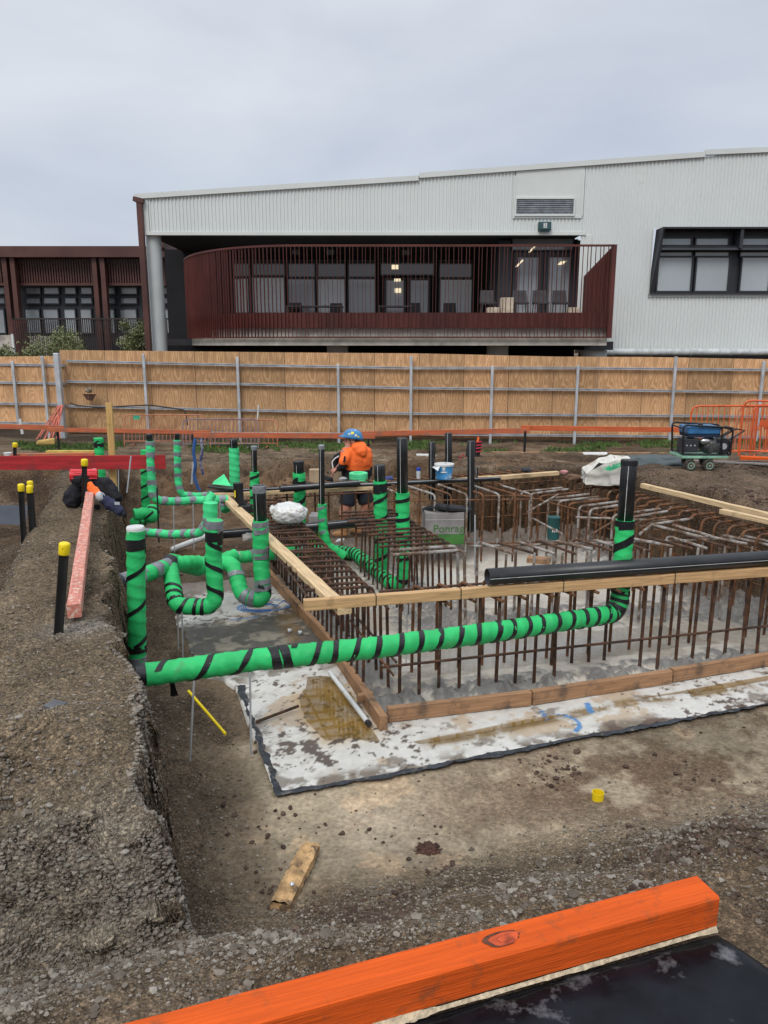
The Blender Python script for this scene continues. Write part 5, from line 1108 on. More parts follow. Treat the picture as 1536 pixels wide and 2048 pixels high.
# ---------------------------------------------------------------- far left building
YL = 38.0
lb = empty('far_building', W(120,700,YL), 'low brown steel and glass building behind the left end of the hoarding', 'building')
def LB(x0, x1, y0, y1, Y, d, name, mat): a = W(x0,(y0+y1)/2,Y); b = W(x1,(y0+y1)/2,Y); return MB().box(a.x,b.x,Y,Y+d,W(0,y1,Y).z,W(0,y0,Y).z).build(name, mat, lb)
LB(-420,372,492,514,YL-.3,.8,'roof_fascia',BROWN); LB(-420,420,570,715,YL+1.2,.2,'dark_wall',CHAR); LB(-420,420,514,570,YL+1.15,.04,'dark_panel',DARK)
m = MB(); x = -420; was = True
while x < 372:
    a = W(x,542,YL+.4); k_ = (x-20) % 183; now = not (165 < k_ or k_ < 4)
    if was and not now and m.v: m.build('louvre_screen', BROWN, lb); m = MB()
    was = now
    if now: m.box(a.x-.035,a.x+.035,YL+.35,YL+.5,W(0,568,YL).z,W(0,514,YL).z)
    x += 5.2
o = m.build('louvre_screen', BROWN, lb); LB(-420,372,566,571,YL+.3,.3,'screen_rail',BROWN)
for px in (-172,-158,12,28,190,206): LB(px,px+9,512,716,YL-.1,.35,'post',BROWN)
WG = GREYG
k = 0
for x0, x1 in ((-150,-100),(-95,-40),(-20,12),(50,83),(86,120),(128,154),(160,186),(214,232),(240,276),(285,300),(325,346),(347,368)):
    for y0, y1, pn in ((573,590,BLIND if k % 3 else GREYG),(594,609,GREYG),(616,668,BLIND if k % 2 else GREYG)):
        Y = YL+1.15; a = W(x0,(y0+y1)/2,Y); b = W(x1,(y0+y1)/2,Y); Z0, Z1 = W(0,y1,Y).z, W(0,y0,Y).z; m = MB()
        for q in ((a.x,b.x,Z0,Z0+.06),(a.x,b.x,Z1-.06,Z1),(a.x,a.x+.06,Z0+.06,Z1-.06),(b.x-.06,b.x,Z0+.06,Z1-.06)): m.box(q[0],q[1],Y-.08,Y+.04,q[2],q[3])
        o = m.build('window', CHAR, lb); MB().quad((a.x+.06,Y-.03,Z0+.06),(b.x-.06,Y-.03,Z0+.06),(b.x-.06,Y-.03,Z1-.06),(a.x+.06,Y-.03,Z1-.06)).build('pane', pn, o)
    k += 1
m = MB(); x = 28
while x < 372: a = W(x,668,YL-1); m.box(a.x-.018,a.x+.018,YL-1,YL-.96,W(0,712,YL-1).z,W(0,637,YL-1).z); x += 4.2
BAL = M('balustrade_dark', (.035,.025,.024), rough=.5); m.build('balustrade', BAL, lb); LB(28,372,636,639,YL-1.05,.1,'balustrade_rail',BAL); LB(26,55,640,712,YL-.7,.1,'solid_panel',REDBR); LB(-60,26,670,715,YL-.2,.2,'block_base',CONC); LB(60,160,672,715,YL+.2,.2,'block_base',CONC); LB(240,300,672,715,YL+.2,.2,'block_base',CONC)
LB(24,28,668,716,YL-2,.1,'downpipe',WHITEP)
m = MB(); a = W(320,488,31); b = W(366,518,36); m.bar(a,b,.25,.25); m.build('raking_beam', BROWN, lb)
# ---------------------------------------------------------------- shrubs behind the hoarding
LEAF = M('leaf_olive', (.10,.125,.045), rough=.75, var=.4, scale=2.2, bump=0, col2=(.24,.26,.12)); BARK = M('bark', (.10,.075,.055), rough=.9)
def shrub(label, px, ytop, rx, Y, seed):
    t = W(px, ytop, Y); base = Vector((t.x, Y, -1.1)); e = empty('shrub', base, label, 'shrub', 'grey green shrubs behind the hoarding'); rr = random.Random(seed); H_ = t.z-base.z; m = MB(); m2 = MB()
    cl = [(Vector((rr.gauss(0,rx*.42), rr.gauss(0,rx*.42), H_*(.50+.42*rr.random()))), rr.uniform(.25,.5)*rx) for _ in range(20)]
    for c, r in cl:
        c.z = min(c.z, H_-r*.6-abs(c.x)*.35); m2.tube([base+Vector((0,0,.0)), base+Vector((c.x*.3,c.y*.3,H_*.4)), base+c], lambda t_: .03*(1-.8*t_), 5)
        for _ in range(240):
            d = Vector((rr.gauss(0,1), rr.gauss(0,1), rr.gauss(0,1))).normalized()*r*rr.uniform(.3,1.12); p = base+c+d; a = Vector((rr.gauss(0,1),rr.gauss(0,1),rr.gauss(0,1))).normalized()*.055; b = a.cross(Vector((rr.gauss(0,1),rr.gauss(0,1),1))).normalized()*.018
            m.quad(p-a, p-b, p+a, p+b)
    m.build('foliage', LEAF, e); m2.build('stems', BARK, e)
shrub('olive green shrub rising behind the left part of the hoarding', 122, 656, .95, 24.5, 3); shrub('darker round shrub beside the leaning brown downpipe', 265, 634, .75, 27.5, 4); shrub('small shrub at the left edge behind the hoarding', 2, 690, .6, 24.0, 5); shrub('thin low shrub between the far posts', 42, 700, .35, 24.2, 6)
# ---------------------------------------------------------------- crowd barriers
ORB = M('orange_paint', (.62,.10,.025), rough=.5, var=.25, scale=3, bump=.05, wear=((.35,.12,.07), 6, .55, .8)); ORF = M('faded_orange_paint', (.50,.17,.09), rough=.6, var=.3, scale=4, wear=((.3,.2,.16), 8, .5, .7))
def barrier(label, loc, rz, Wd=2.2, H_=1.0, mat=ORB, tilt=0, nb=20, r=.018, rb=.008, plate=True):
    e = empty('crowd_barrier', (0,0,0), label, 'crowd barrier', 'orange crowd control barriers'); z0 = .12
    MB().tube(fillet([Vector((0,0,0)), Vector((0,0,H_)), Vector((Wd,0,H_)), Vector((Wd,0,0))], .16, .03), r, 8).build('frame', mat, e, smooth=True)
    MB().tube([(0,0,z0),(Wd,0,z0)], r*.8, 8).build('bottom_rail', mat, e, smooth=True)
    for i in range(nb): x = Wd*(i+1)/(nb+1); MB().tube([(x,0,z0),(x,0,H_)], rb, 6).build('upright_bar', mat, e, smooth=True)
    for x in (.25, Wd-.25): MB().tube([(x,-.28,.0),(x,0,.05),(x,.28,.0)], .014, 6).build('foot', mat, e, smooth=True)
    if plate: MB().box(.28,.52,-.012,-.004,.55,.66).build('plate', mat, e)
    e.location = loc; e.rotation_euler = (tilt, 0, rz); return e
def gz(x, y, Y): p = W(x, y, Y); return Vector((p.x, p.y, hz(p.x, p.y)))
barrier('orange crowd barrier directly behind the generator', gz(1376,905,14.8), math.radians(4), 2.3, 1.0)
barrier('orange crowd barrier turned towards the camera right of the generator', gz(1478,905,13.6), math.radians(-28), 2.2, 1.0)
barrier('brighter orange barrier overlapping at the right edge', gz(1500,905,15.4), math.radians(18), 2.2, 1.04)
barrier('orange crowd barrier angled away at the far right', gz(1468,905,16.4), math.radians(-6), 2.2, 1.06, ORF)
barrier('faded barrier leaning on the hoarding behind the timber stake', gz(248,880,19.9), 0, 2.1, .80, ORF, math.radians(-10), plate=False, r=.013, rb=.007)
barrier('grey ended barrier leaning on the hoarding right of the stake', gz(366,884,19.5), math.radians(3), 1.9, .75, M('grey_purple_paint', (.20,.16,.20)), math.radians(-10), plate=False, r=.013, rb=.007)
barrier('faded red barrier leaning on the hoarding furthest right of the three', gz(420,884,19.8), math.radians(-2), 1.75, .72, ORF, math.radians(-10), plate=False, r=.013, rb=.007, nb=14)
GRS = M('green_sign', (.05,.36,.22)); p = W(273,835,19.5); o = MB().box(p.x-.08,p.x+.08,p.y,p.y+.01,p.z-.05,p.z+.05).build('small_sign', GRS, loc=p); tag(o, 'small green sign fixed to the faded barrier behind the stake', 'sign')
# red folded poles leaning at the corner post
e = empty('leaning_poles', gz(112,886,19.6), 'bundle of faded red poles leaning on the hoarding by its thick corner post', 'poles')
for i in range(11):
    a = W(75+i*4.5+random.uniform(-3,3), 878+random.uniform(-4,8), 19.0); b = W(119+random.uniform(-5,8), 813+random.uniform(-3,4), 20.4); MB().tube([a,b], .016, 6).build('pole', M('faded_red_paint', (.48,.13,.09), rough=.6, var=.3), e)
e = empty('orange_crate', gz(1505,940,11.6), 'orange painted timber lying at the right edge below the barriers', 'timber'); o = timber('beam', W(1480,922,11.6), W(1640,930,11.2), .12, .16, ORANGEB, parent=e)
# horizontals on the right bank
timber('plank', gz(1395,945,10.6)+Vector((0,0,.02)), gz(1620,975,9.4)+Vector((0,0,.02)), .10, .03, M('dark_wet_board', (.10,.065,.045), rough=.6), 'dark wet board lying on the right bank below the generator', 'board')
timber('plank', gz(1365,948,9.8)+Vector((0,0,.05)), gz(1560,984,8.9)+Vector((0,0,.05)), .05, .02, M('muddy_steel_strip', (.26,.24,.23), rough=.5), 'muddy grey strip lying on the right bank in front of the dark board', 'strip')
timber('plank', gz(985,890,18.2)+Vector((0,0,.03)), gz(1330,893,17.6)+Vector((0,0,.03)), .12, .04, PINE2, 'long brown plank on the ground before the hoarding left of the generator', 'plank')
o = MB().tube([gz(1166,897,15.6)+Vector((0,0,.05)), gz(1214,898,15.6)+Vector((0,0,.05))], .05, 12).build('white_tube', WHITEP, smooth=True, loc=gz(1190,897,15.6)); tag(o, 'short white tube lying on the soil behind the right planks', 'tube')
o = MB().box(*(lambda p: (p.x-.2,p.x+.2,p.y-.1,p.y+.1,p.z,p.z+.03))(gz(852,894,16))).build('white_scrap', WHITEP, loc=gz(852,894,16)); tag(o, 'flat white scrap lying on the soil right of the worker', 'scrap')
# ---------------------------------------------------------------- generator on a trolley
def generator():
    Y = 12.6; k = Y/ (1537)*1.0
    g0 = W(1390,938,Y); z0 = hz(g0.x, g0.y); s = 1.0
    T = lambda x, y, dy=0: Vector((W(x,y,Y).x, Y+dy, W(x,y,Y).z-(W(1390,940,Y).z-z0)))
    e = empty('generator', T(1385,938), 'blue topped portable generator in a black frame on a small green trolley', 'generator')
    D = .5
    fr = lambda y: fillet([T(1343,905,y), T(1344,852,y), T(1348,847,y), T(1440,852,y), T(1443,862,y), T(1437,908,y), T(1343,905,y)], .05, .02)
    FRM = M('generator_frame', (.010,.010,.011), rough=.35)
    for y in (0, D): MB().tube(fr(y), .017, 8).build('frame', FRM, e, smooth=True)
    m = MB(); 
    for q in ((1344,853),(1442,856),(1438,906),(1344,904)): m = MB().tube([T(*q,0), T(*q,D)], .014, 8); m.build('cross_bar', FRM, e, smooth=True)
    MB().tube([T(1421,851,0), T(1421,905,0)], .012, 8).build('cross_bar', FRM, e, smooth=True)
    BLU = M('tank_blue', (.03,.15,.34), rough=.35, coat=.3); a, b = T(1356,850,.03), T(1420,866,.03)
    m = MB().box(a.x, b.x, .03+Y, Y+D-.03, b.z, a.z); t = m.build('fuel_tank', BLU, e, bevel=.025); MB().box(a.x+.02, b.x-.02, Y+.04, Y+D-.04, b.z-.05, b.z-.002).build('tank_base', M('tank_navy',(.012,.02,.045)), t); c_ = T(1390,850,.25); MB().lathe(c_, [(.04,0),(.04,.03)], 14).build('filler_cap', BLACKM, t)
    a, b = T(1346,875,.04), T(1375,902,.04); pn = MB().box(a.x, b.x, Y+.03, Y+.30, b.z, a.z).build('control_panel', M('panel_dark',(.03,.033,.04), rough=.5), e, bevel=.01)
    for i in range(3): c_ = T(1352+i*8,888,.028); MB().lathe((c_.x,Y+.03,c_.z), [(.012,0),(.012,.008)], 10, (0,-1,0)).build('socket', GALV, pn)
    ENG = M('engine_metal', (.10,.10,.10), rough=.4, var=.5, metal=.4, bump=.4); c_ = T(1404,890,.2); MB().ell(c_, (.17,.17,.14), 18, 12).build('engine_block', ENG, e, smooth=True)
    c_ = T(1427,890,.2); fan = MB().lathe((c_.x,Y+.04,c_.z), [(.13,0),(.14,.02),(.14,.2),(.12,.22)], 20, (0,1,0)).build('recoil_housing', M('housing',(.02,.022,.028), rough=.4), e, smooth=False); MB().lathe((c_.x,Y+.03,c_.z), [(.05,0),(.05,.01)], 14, (0,1,0)).build('hub', GALV, fan)
    c_ = T(1391,880,.08); MB().ell(c_, (.10,.06,.055), 16, 10).build('muffler_cover', M('chrome',(.5,.5,.5), rough=.2, metal=.9), e, smooth=True)
    m = MB()
    for i in range(7): q = T(1398+i*3,893,.05); m.box(q.x-.006,q.x+.006,Y+.02,Y+.25,q.z-.08,q.z+.08)
    m.build('cooling_fins', ENG, e)
    for y in (.05, D-.05): MB().tube([T(1422,872,y), T(1452,855,y), T(1470,858,y), T(1440,876,y)], .014, 8).build('handle', FRM, e, smooth=True)
    GR = M('trolley_green', (.22,.42,.30), rough=.6, var=.2); a, b = T(1340,908), T(1432,913); MB().box(a.x,b.x,Y-.04,Y+D+.04,b.z,a.z).build('trolley_deck', GR, e, bevel=.005)
    m = MB().bar(T(1355,913,.1), T(1358,926,.1), .03, .03); m.build('trolley_strut', GR, e); MB().bar(T(1408,913,.1), T(1402,926,.1), .03, .03).build('trolley_strut', GR, e)
    TY = M('tyre', (.035,.030,.026), rough=.9, bump=.6, bscale=30, wear=((.12,.09,.07), 12, .45, .6)); R_ = .098
    for px, dy in ((1354,-.06),(1391,-.06),(1375,D),(1412,D)):
        c_ = Vector((T(px,930,0).x, Y+dy, T(0,938).z+R_)); wv = empty('wheel', c_-e.location, None, None); wv.parent = e; c_ = world_of(wv).translation
        MB().lathe(c_-Vector((0,.05,0)), [(R_*.55,-.002),(R_*.93,0),(R_,.025),(R_,.075),(R_*.93,.10),(R_*.55,.102)], 24, (0,1,0)).build('tyre', TY, wv, smooth=True)
        MB().lathe(c_-Vector((0,.055,0)), [(.006,0),(.014,.004),(R_*.30,.012),(R_*.52,.0),(R_*.57,.002),(R_*.57,.09)], 20, (0,1,0)).build('rim', GR, wv, smooth=True)
generator()
g_ = bpy.data.objects['generator']; gp = onground(1375,940); g_.scale = (gp.y/12.6,)*3; g_.location = (gp.x+.19, gp.y, hz(gp.x, gp.y)-.01)
# ---------------------------------------------------------------- things on and around the pit
# white membrane bag on the corner
def lumpbag(name, label, cat, c, rx, ry, rz_, mat, seed, amp=.18, sub=4, power=.8, fl=True, sc=6):
    bm = bmesh.new(); bmesh.ops.create_icosphere(bm, subdivisions=sub, radius=1); P = np.array([v.co[:] for v in bm.verts])
    n = fbm(P[:,0]*sc*.35+seed, P[:,1]*sc*.35+P[:,2]*sc*.3, 4, seed, .6); n2 = np.abs(fbm(P[:,0]*sc*.6+P[:,2]*2, P[:,2]*sc*.5-P[:,1]*sc*.4, 3, seed+5))
    Q = np.sign(P)*np.abs(P)**power; Q = Q*(1+amp*n+amp*.7*(n2-.3))[:, None]*np.array((rx, ry, rz_))
    if fl: Q[:, 2] = np.maximum(Q[:, 2], -rz_*.75)
    for v, q in zip(bm.verts, Q): v.co = q
    for f in bm.faces: f.smooth = True
    me = bpy.data.meshes.new(name); bm.to_mesh(me); bm.free(); o = link_mesh(name, me, mat, None, c); tag(o, label, cat); return o
cc = G(1205,966,.0)
BAGW = M('white_sack', (.58,.56,.51), rough=.75, var=.1, scale=8, bump=.5, bscale=14, wear=((.34,.27,.20), 5, .55, .75)); YB_ = cc.y
T = lambda x, y, dy=0: Vector((W(x,y,YB_).x, YB_+dy, W(x,y,YB_).z))
f_ = [T(1171,969), T(1172,948), T(1200,930), T(1232,921), T(1262,921), T(1266,971), T(1215,972)]
m = MB(); n_ = len(f_); b_ = [p+Vector((.06,.42,0)) for p in f_]; m.poly(f_[::-1]); m.poly(b_)
for i in range(n_): m.quad(f_[i], f_[(i+1)%n_], b_[(i+1)%n_], b_[i])
sack = m.build('sack', BAGW, loc=T(1215,971), bevel=.02); tag(sack, 'bulky white sack with a green band on the far right corner of the pit', 'sack'); sd_ = sack.modifiers.new('Sub','SUBSURF'); sd_.levels = 3; sd_.render_levels = 4; sd_.subdivision_type = 'SIMPLE'
for f__ in sack.data.polygons: f__.use_smooth = True
tx = bpy.data.textures.new('crumple', 'CLOUDS'); tx.noise_scale = .2; dm = sack.modifiers.new('Crumple', 'DISPLACE'); dm.texture = tx; dm.strength = .11; dm.mid_level = .5
GRB = M('green_print', (.05,.42,.20), rough=.7, var=.3, scale=9, bump=.2, wear=((.5,.5,.46), 18, .52, .6))
m = MB(); m.quad(T(1196,936,-.098), T(1216,939,-.098), T(1252,924,-.098), T(1230,922,-.098)); m.build('green_band', GRB, sack)
m = MB(); m.quad(T(1214,948,-.10), T(1246,946,-.10), T(1247,965,-.10), T(1217,964,-.10)); m.build('paper_label', M('label_grey', (.5,.48,.46)), sack)
o = lumpbag('dark_tarp', 'crumpled dark tarpaulin on the bank behind the white sack', 'tarpaulin', gz(1300,948,9.6), .42, .3, .12, M('dark_tarp', (.05,.07,.075), rough=.45, bump=.6, bscale=9), 8)
# white plastic bag on the left cage
PLA = M('clear_plastic_bag', (.68,.68,.67), rough=.28, var=.12, scale=9, bump=.9, bscale=11, spec=.6, bdist=.03, alpha=.93, wear=((.45,.36,.27), 6, .56, .75)); pc = W(578,1027,7.0)
pb = lumpbag('plastic_bag', 'crumpled whitish plastic bag resting on the left reinforcement beside the plank', 'plastic bag', pc, .165, .13, .105, PLA, 3, .13, 5, .9, sc=8)
k = lumpbag('knot', None, None, W(546,1020,6.95), .03, .04, .045, PLA, 5, .5, 3, 1); k.parent = pb; k.location = Vector(k.location)-Vector(pb.location); k.name = 'tied_end'
# green offcut tent and drill
m = MB(); a, b, c_, d_ = W(424,968,8.3), W(462,972,8.2), W(448,948,8.4), W(428,962,8.6); m.poly([a, b, c_]); m.poly([a, c_, d_]); m.poly([b, d_, c_]); o = m.build('wrap_offcut', GREENP, loc=a); tag(o, 'folded piece of bright green pipe wrap lying on the black sheet behind the drill', 'wrap offcut')
a = W(418,975,8.3); b = W(470,978,8.3); o = MB().hexa([W(415,976,8.1),W(474,982,8.1),W(474,976,8.6),W(418,972,8.6),W(415,973,8.1),W(474,979,8.1),W(474,973,8.6),W(418,969,8.6)]).build('black_board', BPIPE, loc=a); tag(o, 'flat black sheet under the folded green wrap', 'sheet')
e = empty('cordless_drill', W(485,1018,7.6), 'black cordless tool standing on the pale diagonal plank', 'power tool'); TL = M('tool_black', (.014,.014,.016), rough=.5)
MB().tube([W(476,966,7.6), W(479,1000,7.6), W(487,1010,7.6)], lambda t: .052-.014*t, 14).build('body', TL, e, smooth=True); MB().tube([W(485,1004,7.6), W(494,1022,7.6)], .028, 10).build('grip', TL, e, smooth=True)
p = W(491,1015,7.6); MB().box(p.x-.07,p.x+.06,p.y-.05,p.y+.05,p.z-.05,p.z+.03).build('battery', TL, e, bevel=.01); p = W(472,985,7.6); MB().box(p.x-.006,p.x+.006,p.y-.055,p.y-.05,p.z-.04,p.z+.03).build('warning_label', YELLOW, e)
o = lumpbag('rag', 'grey crumpled rag on the floor behind the second U trap', 'rag', W(497,1075,7.4), .06,.06,.045, M('rag_grey',(.33,.31,.29), rough=.9), 9, .4, 3)
# rear plank items
p = W(632,955,9.0); e = MB().box(p.x-.075,p.x+.075,p.y-.06,p.y+.06,p.z-.10,p.z+.10).build('cardboard_box', M('cardboard', (.36,.26,.17), rough=.85), loc=p, bevel=.004); tag(e, 'brown cardboard box on the rear plank left of the worker', 'box')
p = W(717,966,9.0); e = empty('tape_roll', p, 'bright green roll of pipe wrap on the black pipe beside the worker', 'roll'); LG = M('light_green_roll', (.10,.66,.30), rough=.45, bump=.1); MB().lathe(p, [(.108,0),(.11,.01),(.11,.12),(.105,.125),(.06,.125),(.06,.10)], 26).build('roll', LG, e, smooth=False)
m = MB(); [m.lathe(p+Vector((0,0,z)), [(.1115,0),(.1115,.004)], 26) for z in (.035,.06,.085)]; m.build('roll_seams', M('seam_green',(.04,.36,.16)), e)
p = W(837,957,8.8); e = empty('spray_can', p, 'small white spray can with blue cap on the rear plank', 'spray can'); MB().lathe(p-Vector((0,0,.0)), [(.022,0),(.024,.005),(.024,.085),(.015,.095)], 16).build('can', M('can_white',(.55,.58,.62)), e, smooth=True); MB().lathe(p+Vector((0,0,.093)), [(.025,0),(.025,.03),(.022,.033)], 16).build('cap', M('cap_blue',(.02,.06,.42)), e)
p = W(888,957,8.6); e = empty('blue_bucket', p, 'pale blue printed bucket with loose white lid lining on the rear plank', 'bucket'); BB = M('bucket_blue', (.06,.30,.62), rough=.45, var=.15, wear=((.55,.62,.68), 9, .56, .62)); MB().lathe(p, [(.085,0),(.088,.01),(.108,.165),(.112,.17),(.104,.17),(.09,.02)], 26).build('bucket_body', BB, e, smooth=False)
MB().lathe(p+Vector((0,0,.150)), [(.112,0),(.114,.02),(.108,.022)], 26).build('rim', WHITEP, e); q = p+Vector((0,-.1,.09)); m = MB(); m.ell(q+Vector((-.012,-.002,.035)), (.018,.006,.026), 12, 8); m.build('white_print', WHITEP, e); m = MB().ell(q+Vector((-.012,0,-.005)), (.035,.006,.010), 14, 6); m.build('white_oval', WHITEP, e)
lid = [W(863,937,8.7), W(866,930,8.8), W(888,924,8.9), W(893,925,8.6), W(880,933,8.5), W(876,942,8.4), W(866,935,8.5)]; MB().poly(lid).build('lining_flap', WHITEP, e)
for lb, x, y, rr_, mt in (('dark cloth heap on the rear plank left of the worker', 652, 960, .09, M('cloth_black',(.012,.012,.014), rough=.9)), ('blue rag on the black pipe right of the green roll', 778, 957, .055, M('cloth_blue',(.05,.07,.20), rough=.9)), ('grey glove on the black pipe before the worker', 686, 958, .05, M('glove_grey',(.32,.31,.32), rough=.9)), ('dark glove lying on the plank by the cardboard box', 618, 968, .06, M('glove_dark',(.06,.055,.055), rough=.9)), ('pink marked cloth beside the capped green pipe', 607, 958, .035, M('cloth_pink',(.45,.10,.14), rough=.9)), ('blue glove lying beside the bucket', 872, 957, .035, M('glove_blue',(.12,.20,.30), rough=.9)), ('brown sandy heap of cloth left of the white sack', 1145, 955, .09, M('cloth_brown',(.15,.09,.06), rough=.9)), ('small dark tool pouch on the far bank', 1052, 940, .06, M('pouch',(.035,.035,.045), rough=.9)), ('pale pink scrap on the far bank', 1128, 944, .05, M('scrap_pink',(.42,.2,.2), rough=.9))):
    lumpbag('cloth', lb, 'cloth', W(x, y, 9.0), rr_, rr_*.8, rr_*.5, mt, int(x), .45, 3)
# boxes in the pit
BXG = M('box_grey', (.25,.235,.23), rough=.75, bump=.15); BXL = M('box_green', (.05,.17,.035), rough=.7); BXT = M('box_text', (.06,.17,.04), rough=.7)
def pbox(label, x0, x1, yt, yb, Y, word, rzv, frac=.32, lime=BXL, dep=.35):
    a = W(x0,yb,Y); b = W(x1,yb,Y); t = W(x0,yt,Y); h = t.z-a.z; Ln = (b-a).length; e = empty('carton', a, label, 'carton'); 
    MB().box(0+a.x,a.x+Ln,a.y,a.y+dep,a.z+h*frac+.001,a.z+h).build('carton_top', BXG, e, bevel=.006); MB().box(a.x-.001,a.x+Ln+.001,a.y-.001,a.y+dep+.001,a.z,a.z+h*frac).build('green_base', lime, e, bevel=.004)
    MB().box(a.x+.0,a.x+Ln,a.y-.0015,a.y,a.z+h*.78,a.z+h*.79).build('tape_line', WHITEP, e)
    text_mesh('lettering', word, h*.34, BXT, e, (a.x+Ln*.60,a.y-.003,a.z+h*.50), (1,0,0), (0,0,1)); e.rotation_euler = (0,0,rzv); return e
pbox('grey and green lettered carton standing in the pit behind the hooked bars', 850, 928, 1026, 1090, 8.0, 'Ponrag', math.radians(3))
pbox('narrow lime green and white carton behind the left reinforcement', 618, 637, 1032, 1092, 7.9, 'ag', math.radians(-4), .42, M('box_lime',(.20,.48,.05), rough=.7), .2)
e = empty('teal_tub', W(1106,1078,7.9), 'dark teal tub with pale print standing in the right of the pit', 'tub'); c_ = e.location; TE = M('tub_teal', (.015,.10,.10), rough=.5); MB().lathe(c_, [(.055,0),(.062,.02),(.066,.235),(.070,.24)], 20).build('tub_body', TE, e, smooth=True)
m = MB(); [m.box(c_.x-.028+i*.02,c_.x-.016+i*.02,c_.y-.070,c_.y-.064,c_.z+.09,c_.z+.125) for i in range(3)]; m.build('pale_print', WHITEP, e)
m = MB(); [m.tube([W(x,1020,8.2), W(x+30,1012+i*3,8.0), W(x+70,1024-i*4,8.1)], .035, 8) for i, x in enumerate((850,870))]; o = m.build('black_hose', BPIPE, smooth=True, loc=W(870,1020,8.1)); tag(o, 'black corrugated hose lying on top of the lettered carton', 'hose')
o = timber('timber_block', G(1055,1118,-.7), G(1100,1122,-.7), .12, .05, PINE2, 'wet timber block lying on the pit floor behind the middle bars', 'timber block')
o = MB().box(-.12,.12,-.08,.08,-.03,.03).build('drain_grate', BLACKM, loc=G(895,1165,-.79)); tag(o, 'small black drain cover set in the pit floor', 'drain'); 
for lb, x, y in (('white rag on the pit floor below the teal tub', 1150, 1062), ('white scrap on the pit floor near the far wall', 1045, 1052), ('pale scrap on the floor by the boots', 680, 1082), ('pale cloth on the floor where the striped pipe starts', 713, 1100)): lumpbag('scrap', lb, 'scrap', G(x, y, -.86), .05, .05, .03, WHITEP, int(x)+1, .5, 3)
for lb, x, y in (('small grey plastic chair spacer on the wet slab', 576, 1262), ('second grey plastic spacer on the wet slab', 597, 1266)): o = MB().lathe(G(x,y,-.81), [(.02,0),(.016,.02),(.012,.03)], 12, (1,.3,.2)).build('bar_spacer', GALV, loc=G(x,y,-.81)); tag(o, lb, 'spacer')
o = MB().tube([G(512,1444,-.815), G(597,1412,-.79)], .010, 8).build('short_bar', RUST, loc=G(512,1444,-.82), smooth=True); tag(o, 'short rusty bar lying on the left edge of the white membrane', 'steel bar')
m = MB(); c_ = G(520,1215,-.81)
for k in range(3): m.tube([c_+Vector((math.cos(t)*(.13+.02*k), math.sin(t)*(.08+.015*k), .004+.003*math.sin(t*3+k))) for t in np.linspace(0, 5.6, 30)], .0035, 5)
m.tube([c_+Vector((.13,0,.005)), c_+Vector((.2,.10,.03)), c_+Vector((.26,.06,.01))], .0035, 5); o = m.build('blue_string', M('string_blue', (.03,.14,.42), rough=.6), loc=c_); tag(o, 'tangled loops of blue string line lying on the white membrane', 'string line')
# hoses, wires
def hose(label, pts, r, mat, nm='hose', cat='hose'): o = MB().tube(resample(fillet([W(*p) for p in pts], .1), .04), r, 8).build(nm, mat, smooth=True, loc=W(*pts[0])); tag(o, label, cat); return o
HB = M('hose_blue', (.03,.09,.26), rough=.5); HK = M('hose_pale', (.30,.28,.32), rough=.6, wear=((.04,.05,.15), 30, .45, .55))
hose('dark blue hose hanging from the orange board into the trench', [(390,878,10.0),(387,905,10.0),(391,930,10.0),(388,950,10.0),(396,976,10.0),(400,982,10.0)], .022, HB)
hose('patterned hose ending in a grey connector right of the blue one', [(402,876,10.2),(405,900,10.2),(401,925,10.2),(406,950,10.2)], .020, HK)
hose('grey conduit standing beside the blue hose', [(384,968,10.0),(387,925,10.0)], .017, GALV, 'conduit', 'conduit')
hose('black cable looped along the hoarding above the barriers', [(140,806,20.4),(155,811,20.4),(195,815,20.4),(300,810,20.4),(370,820,20.3),(375,850,20.2)], .018, BLACKM, 'cable', 'cable')
e = empty('work_light', W(178,790,20.5), 'weathered work light bracket fixed to the hoarding', 'work light'); MB().ell(W(178,780,20.45), (.10,.06,.08), 14, 8).build('lamp_head', M('lamp_body',(.14,.10,.06), wear=((.4,.36,.3),14,.5,.6)), e, smooth=True); MB().hexa([W(165,788,20.5),W(193,788,20.5),W(185,802,20.5),W(174,800,20.5),W(165,788,20.6),W(193,788,20.6),W(185,802,20.6),W(174,800,20.6)]).build('bracket', RUST, e)
# left side items
o = MB().hexa([W(72,890,15),W(110,890,15),W(110,888,15.5),W(72,888,15.5),W(73,882,15),W(108,876,15),W(111,875,15.5),W(75,881,15.5)]).build('foam_block', M('yellow_foam', (.50,.34,.11), rough=.9, bump=.4), loc=W(90,890,15), bevel=.03); tag(o, 'yellow foam block lying on the soil behind the red board', 'foam block')
o = MB().lathe(gz(15,900,13), [(.05,0),(.07,.12),(.06,.12)], 14).build('white_cup', WHITEP, loc=gz(15,900,13)); tag(o, 'small white pot on the soil at the far left', 'pot')
for lb, x0, y0, x1, y1, Y in (('white marker post leaning before the left hoarding', 45,868,40,838,19.5), ('thin white peg before the middle of the hoarding', 515,838,517,810,19.8)): o = MB().tube([W(x0,y0,Y), W(x1,y1,Y)], .035 if x0 < 100 else .02, 8).build('marker_post', WHITEP, loc=W(x0,y0,Y)); tag(o, lb, 'marker post')
timber('plank', W(95,903,11.2), W(200,903,11.0), .08, .03, M('yellow_board', (.50,.36,.08)), 'yellow edged board lying just above the red board', 'board')
timber('plank', W(25,911,10.6), W(190,909,10.4), .08, .05, ORANGED, 'faded orange board lying between the red board and yellow board', 'board')
timber('form_board', G(-80,1026,-.28), G(14,1026,-.28), .03, .10, M('red_end_board', (.36,.09,.06), rough=.8), 'short red painted board at the left edge beside the pickets', 'board')
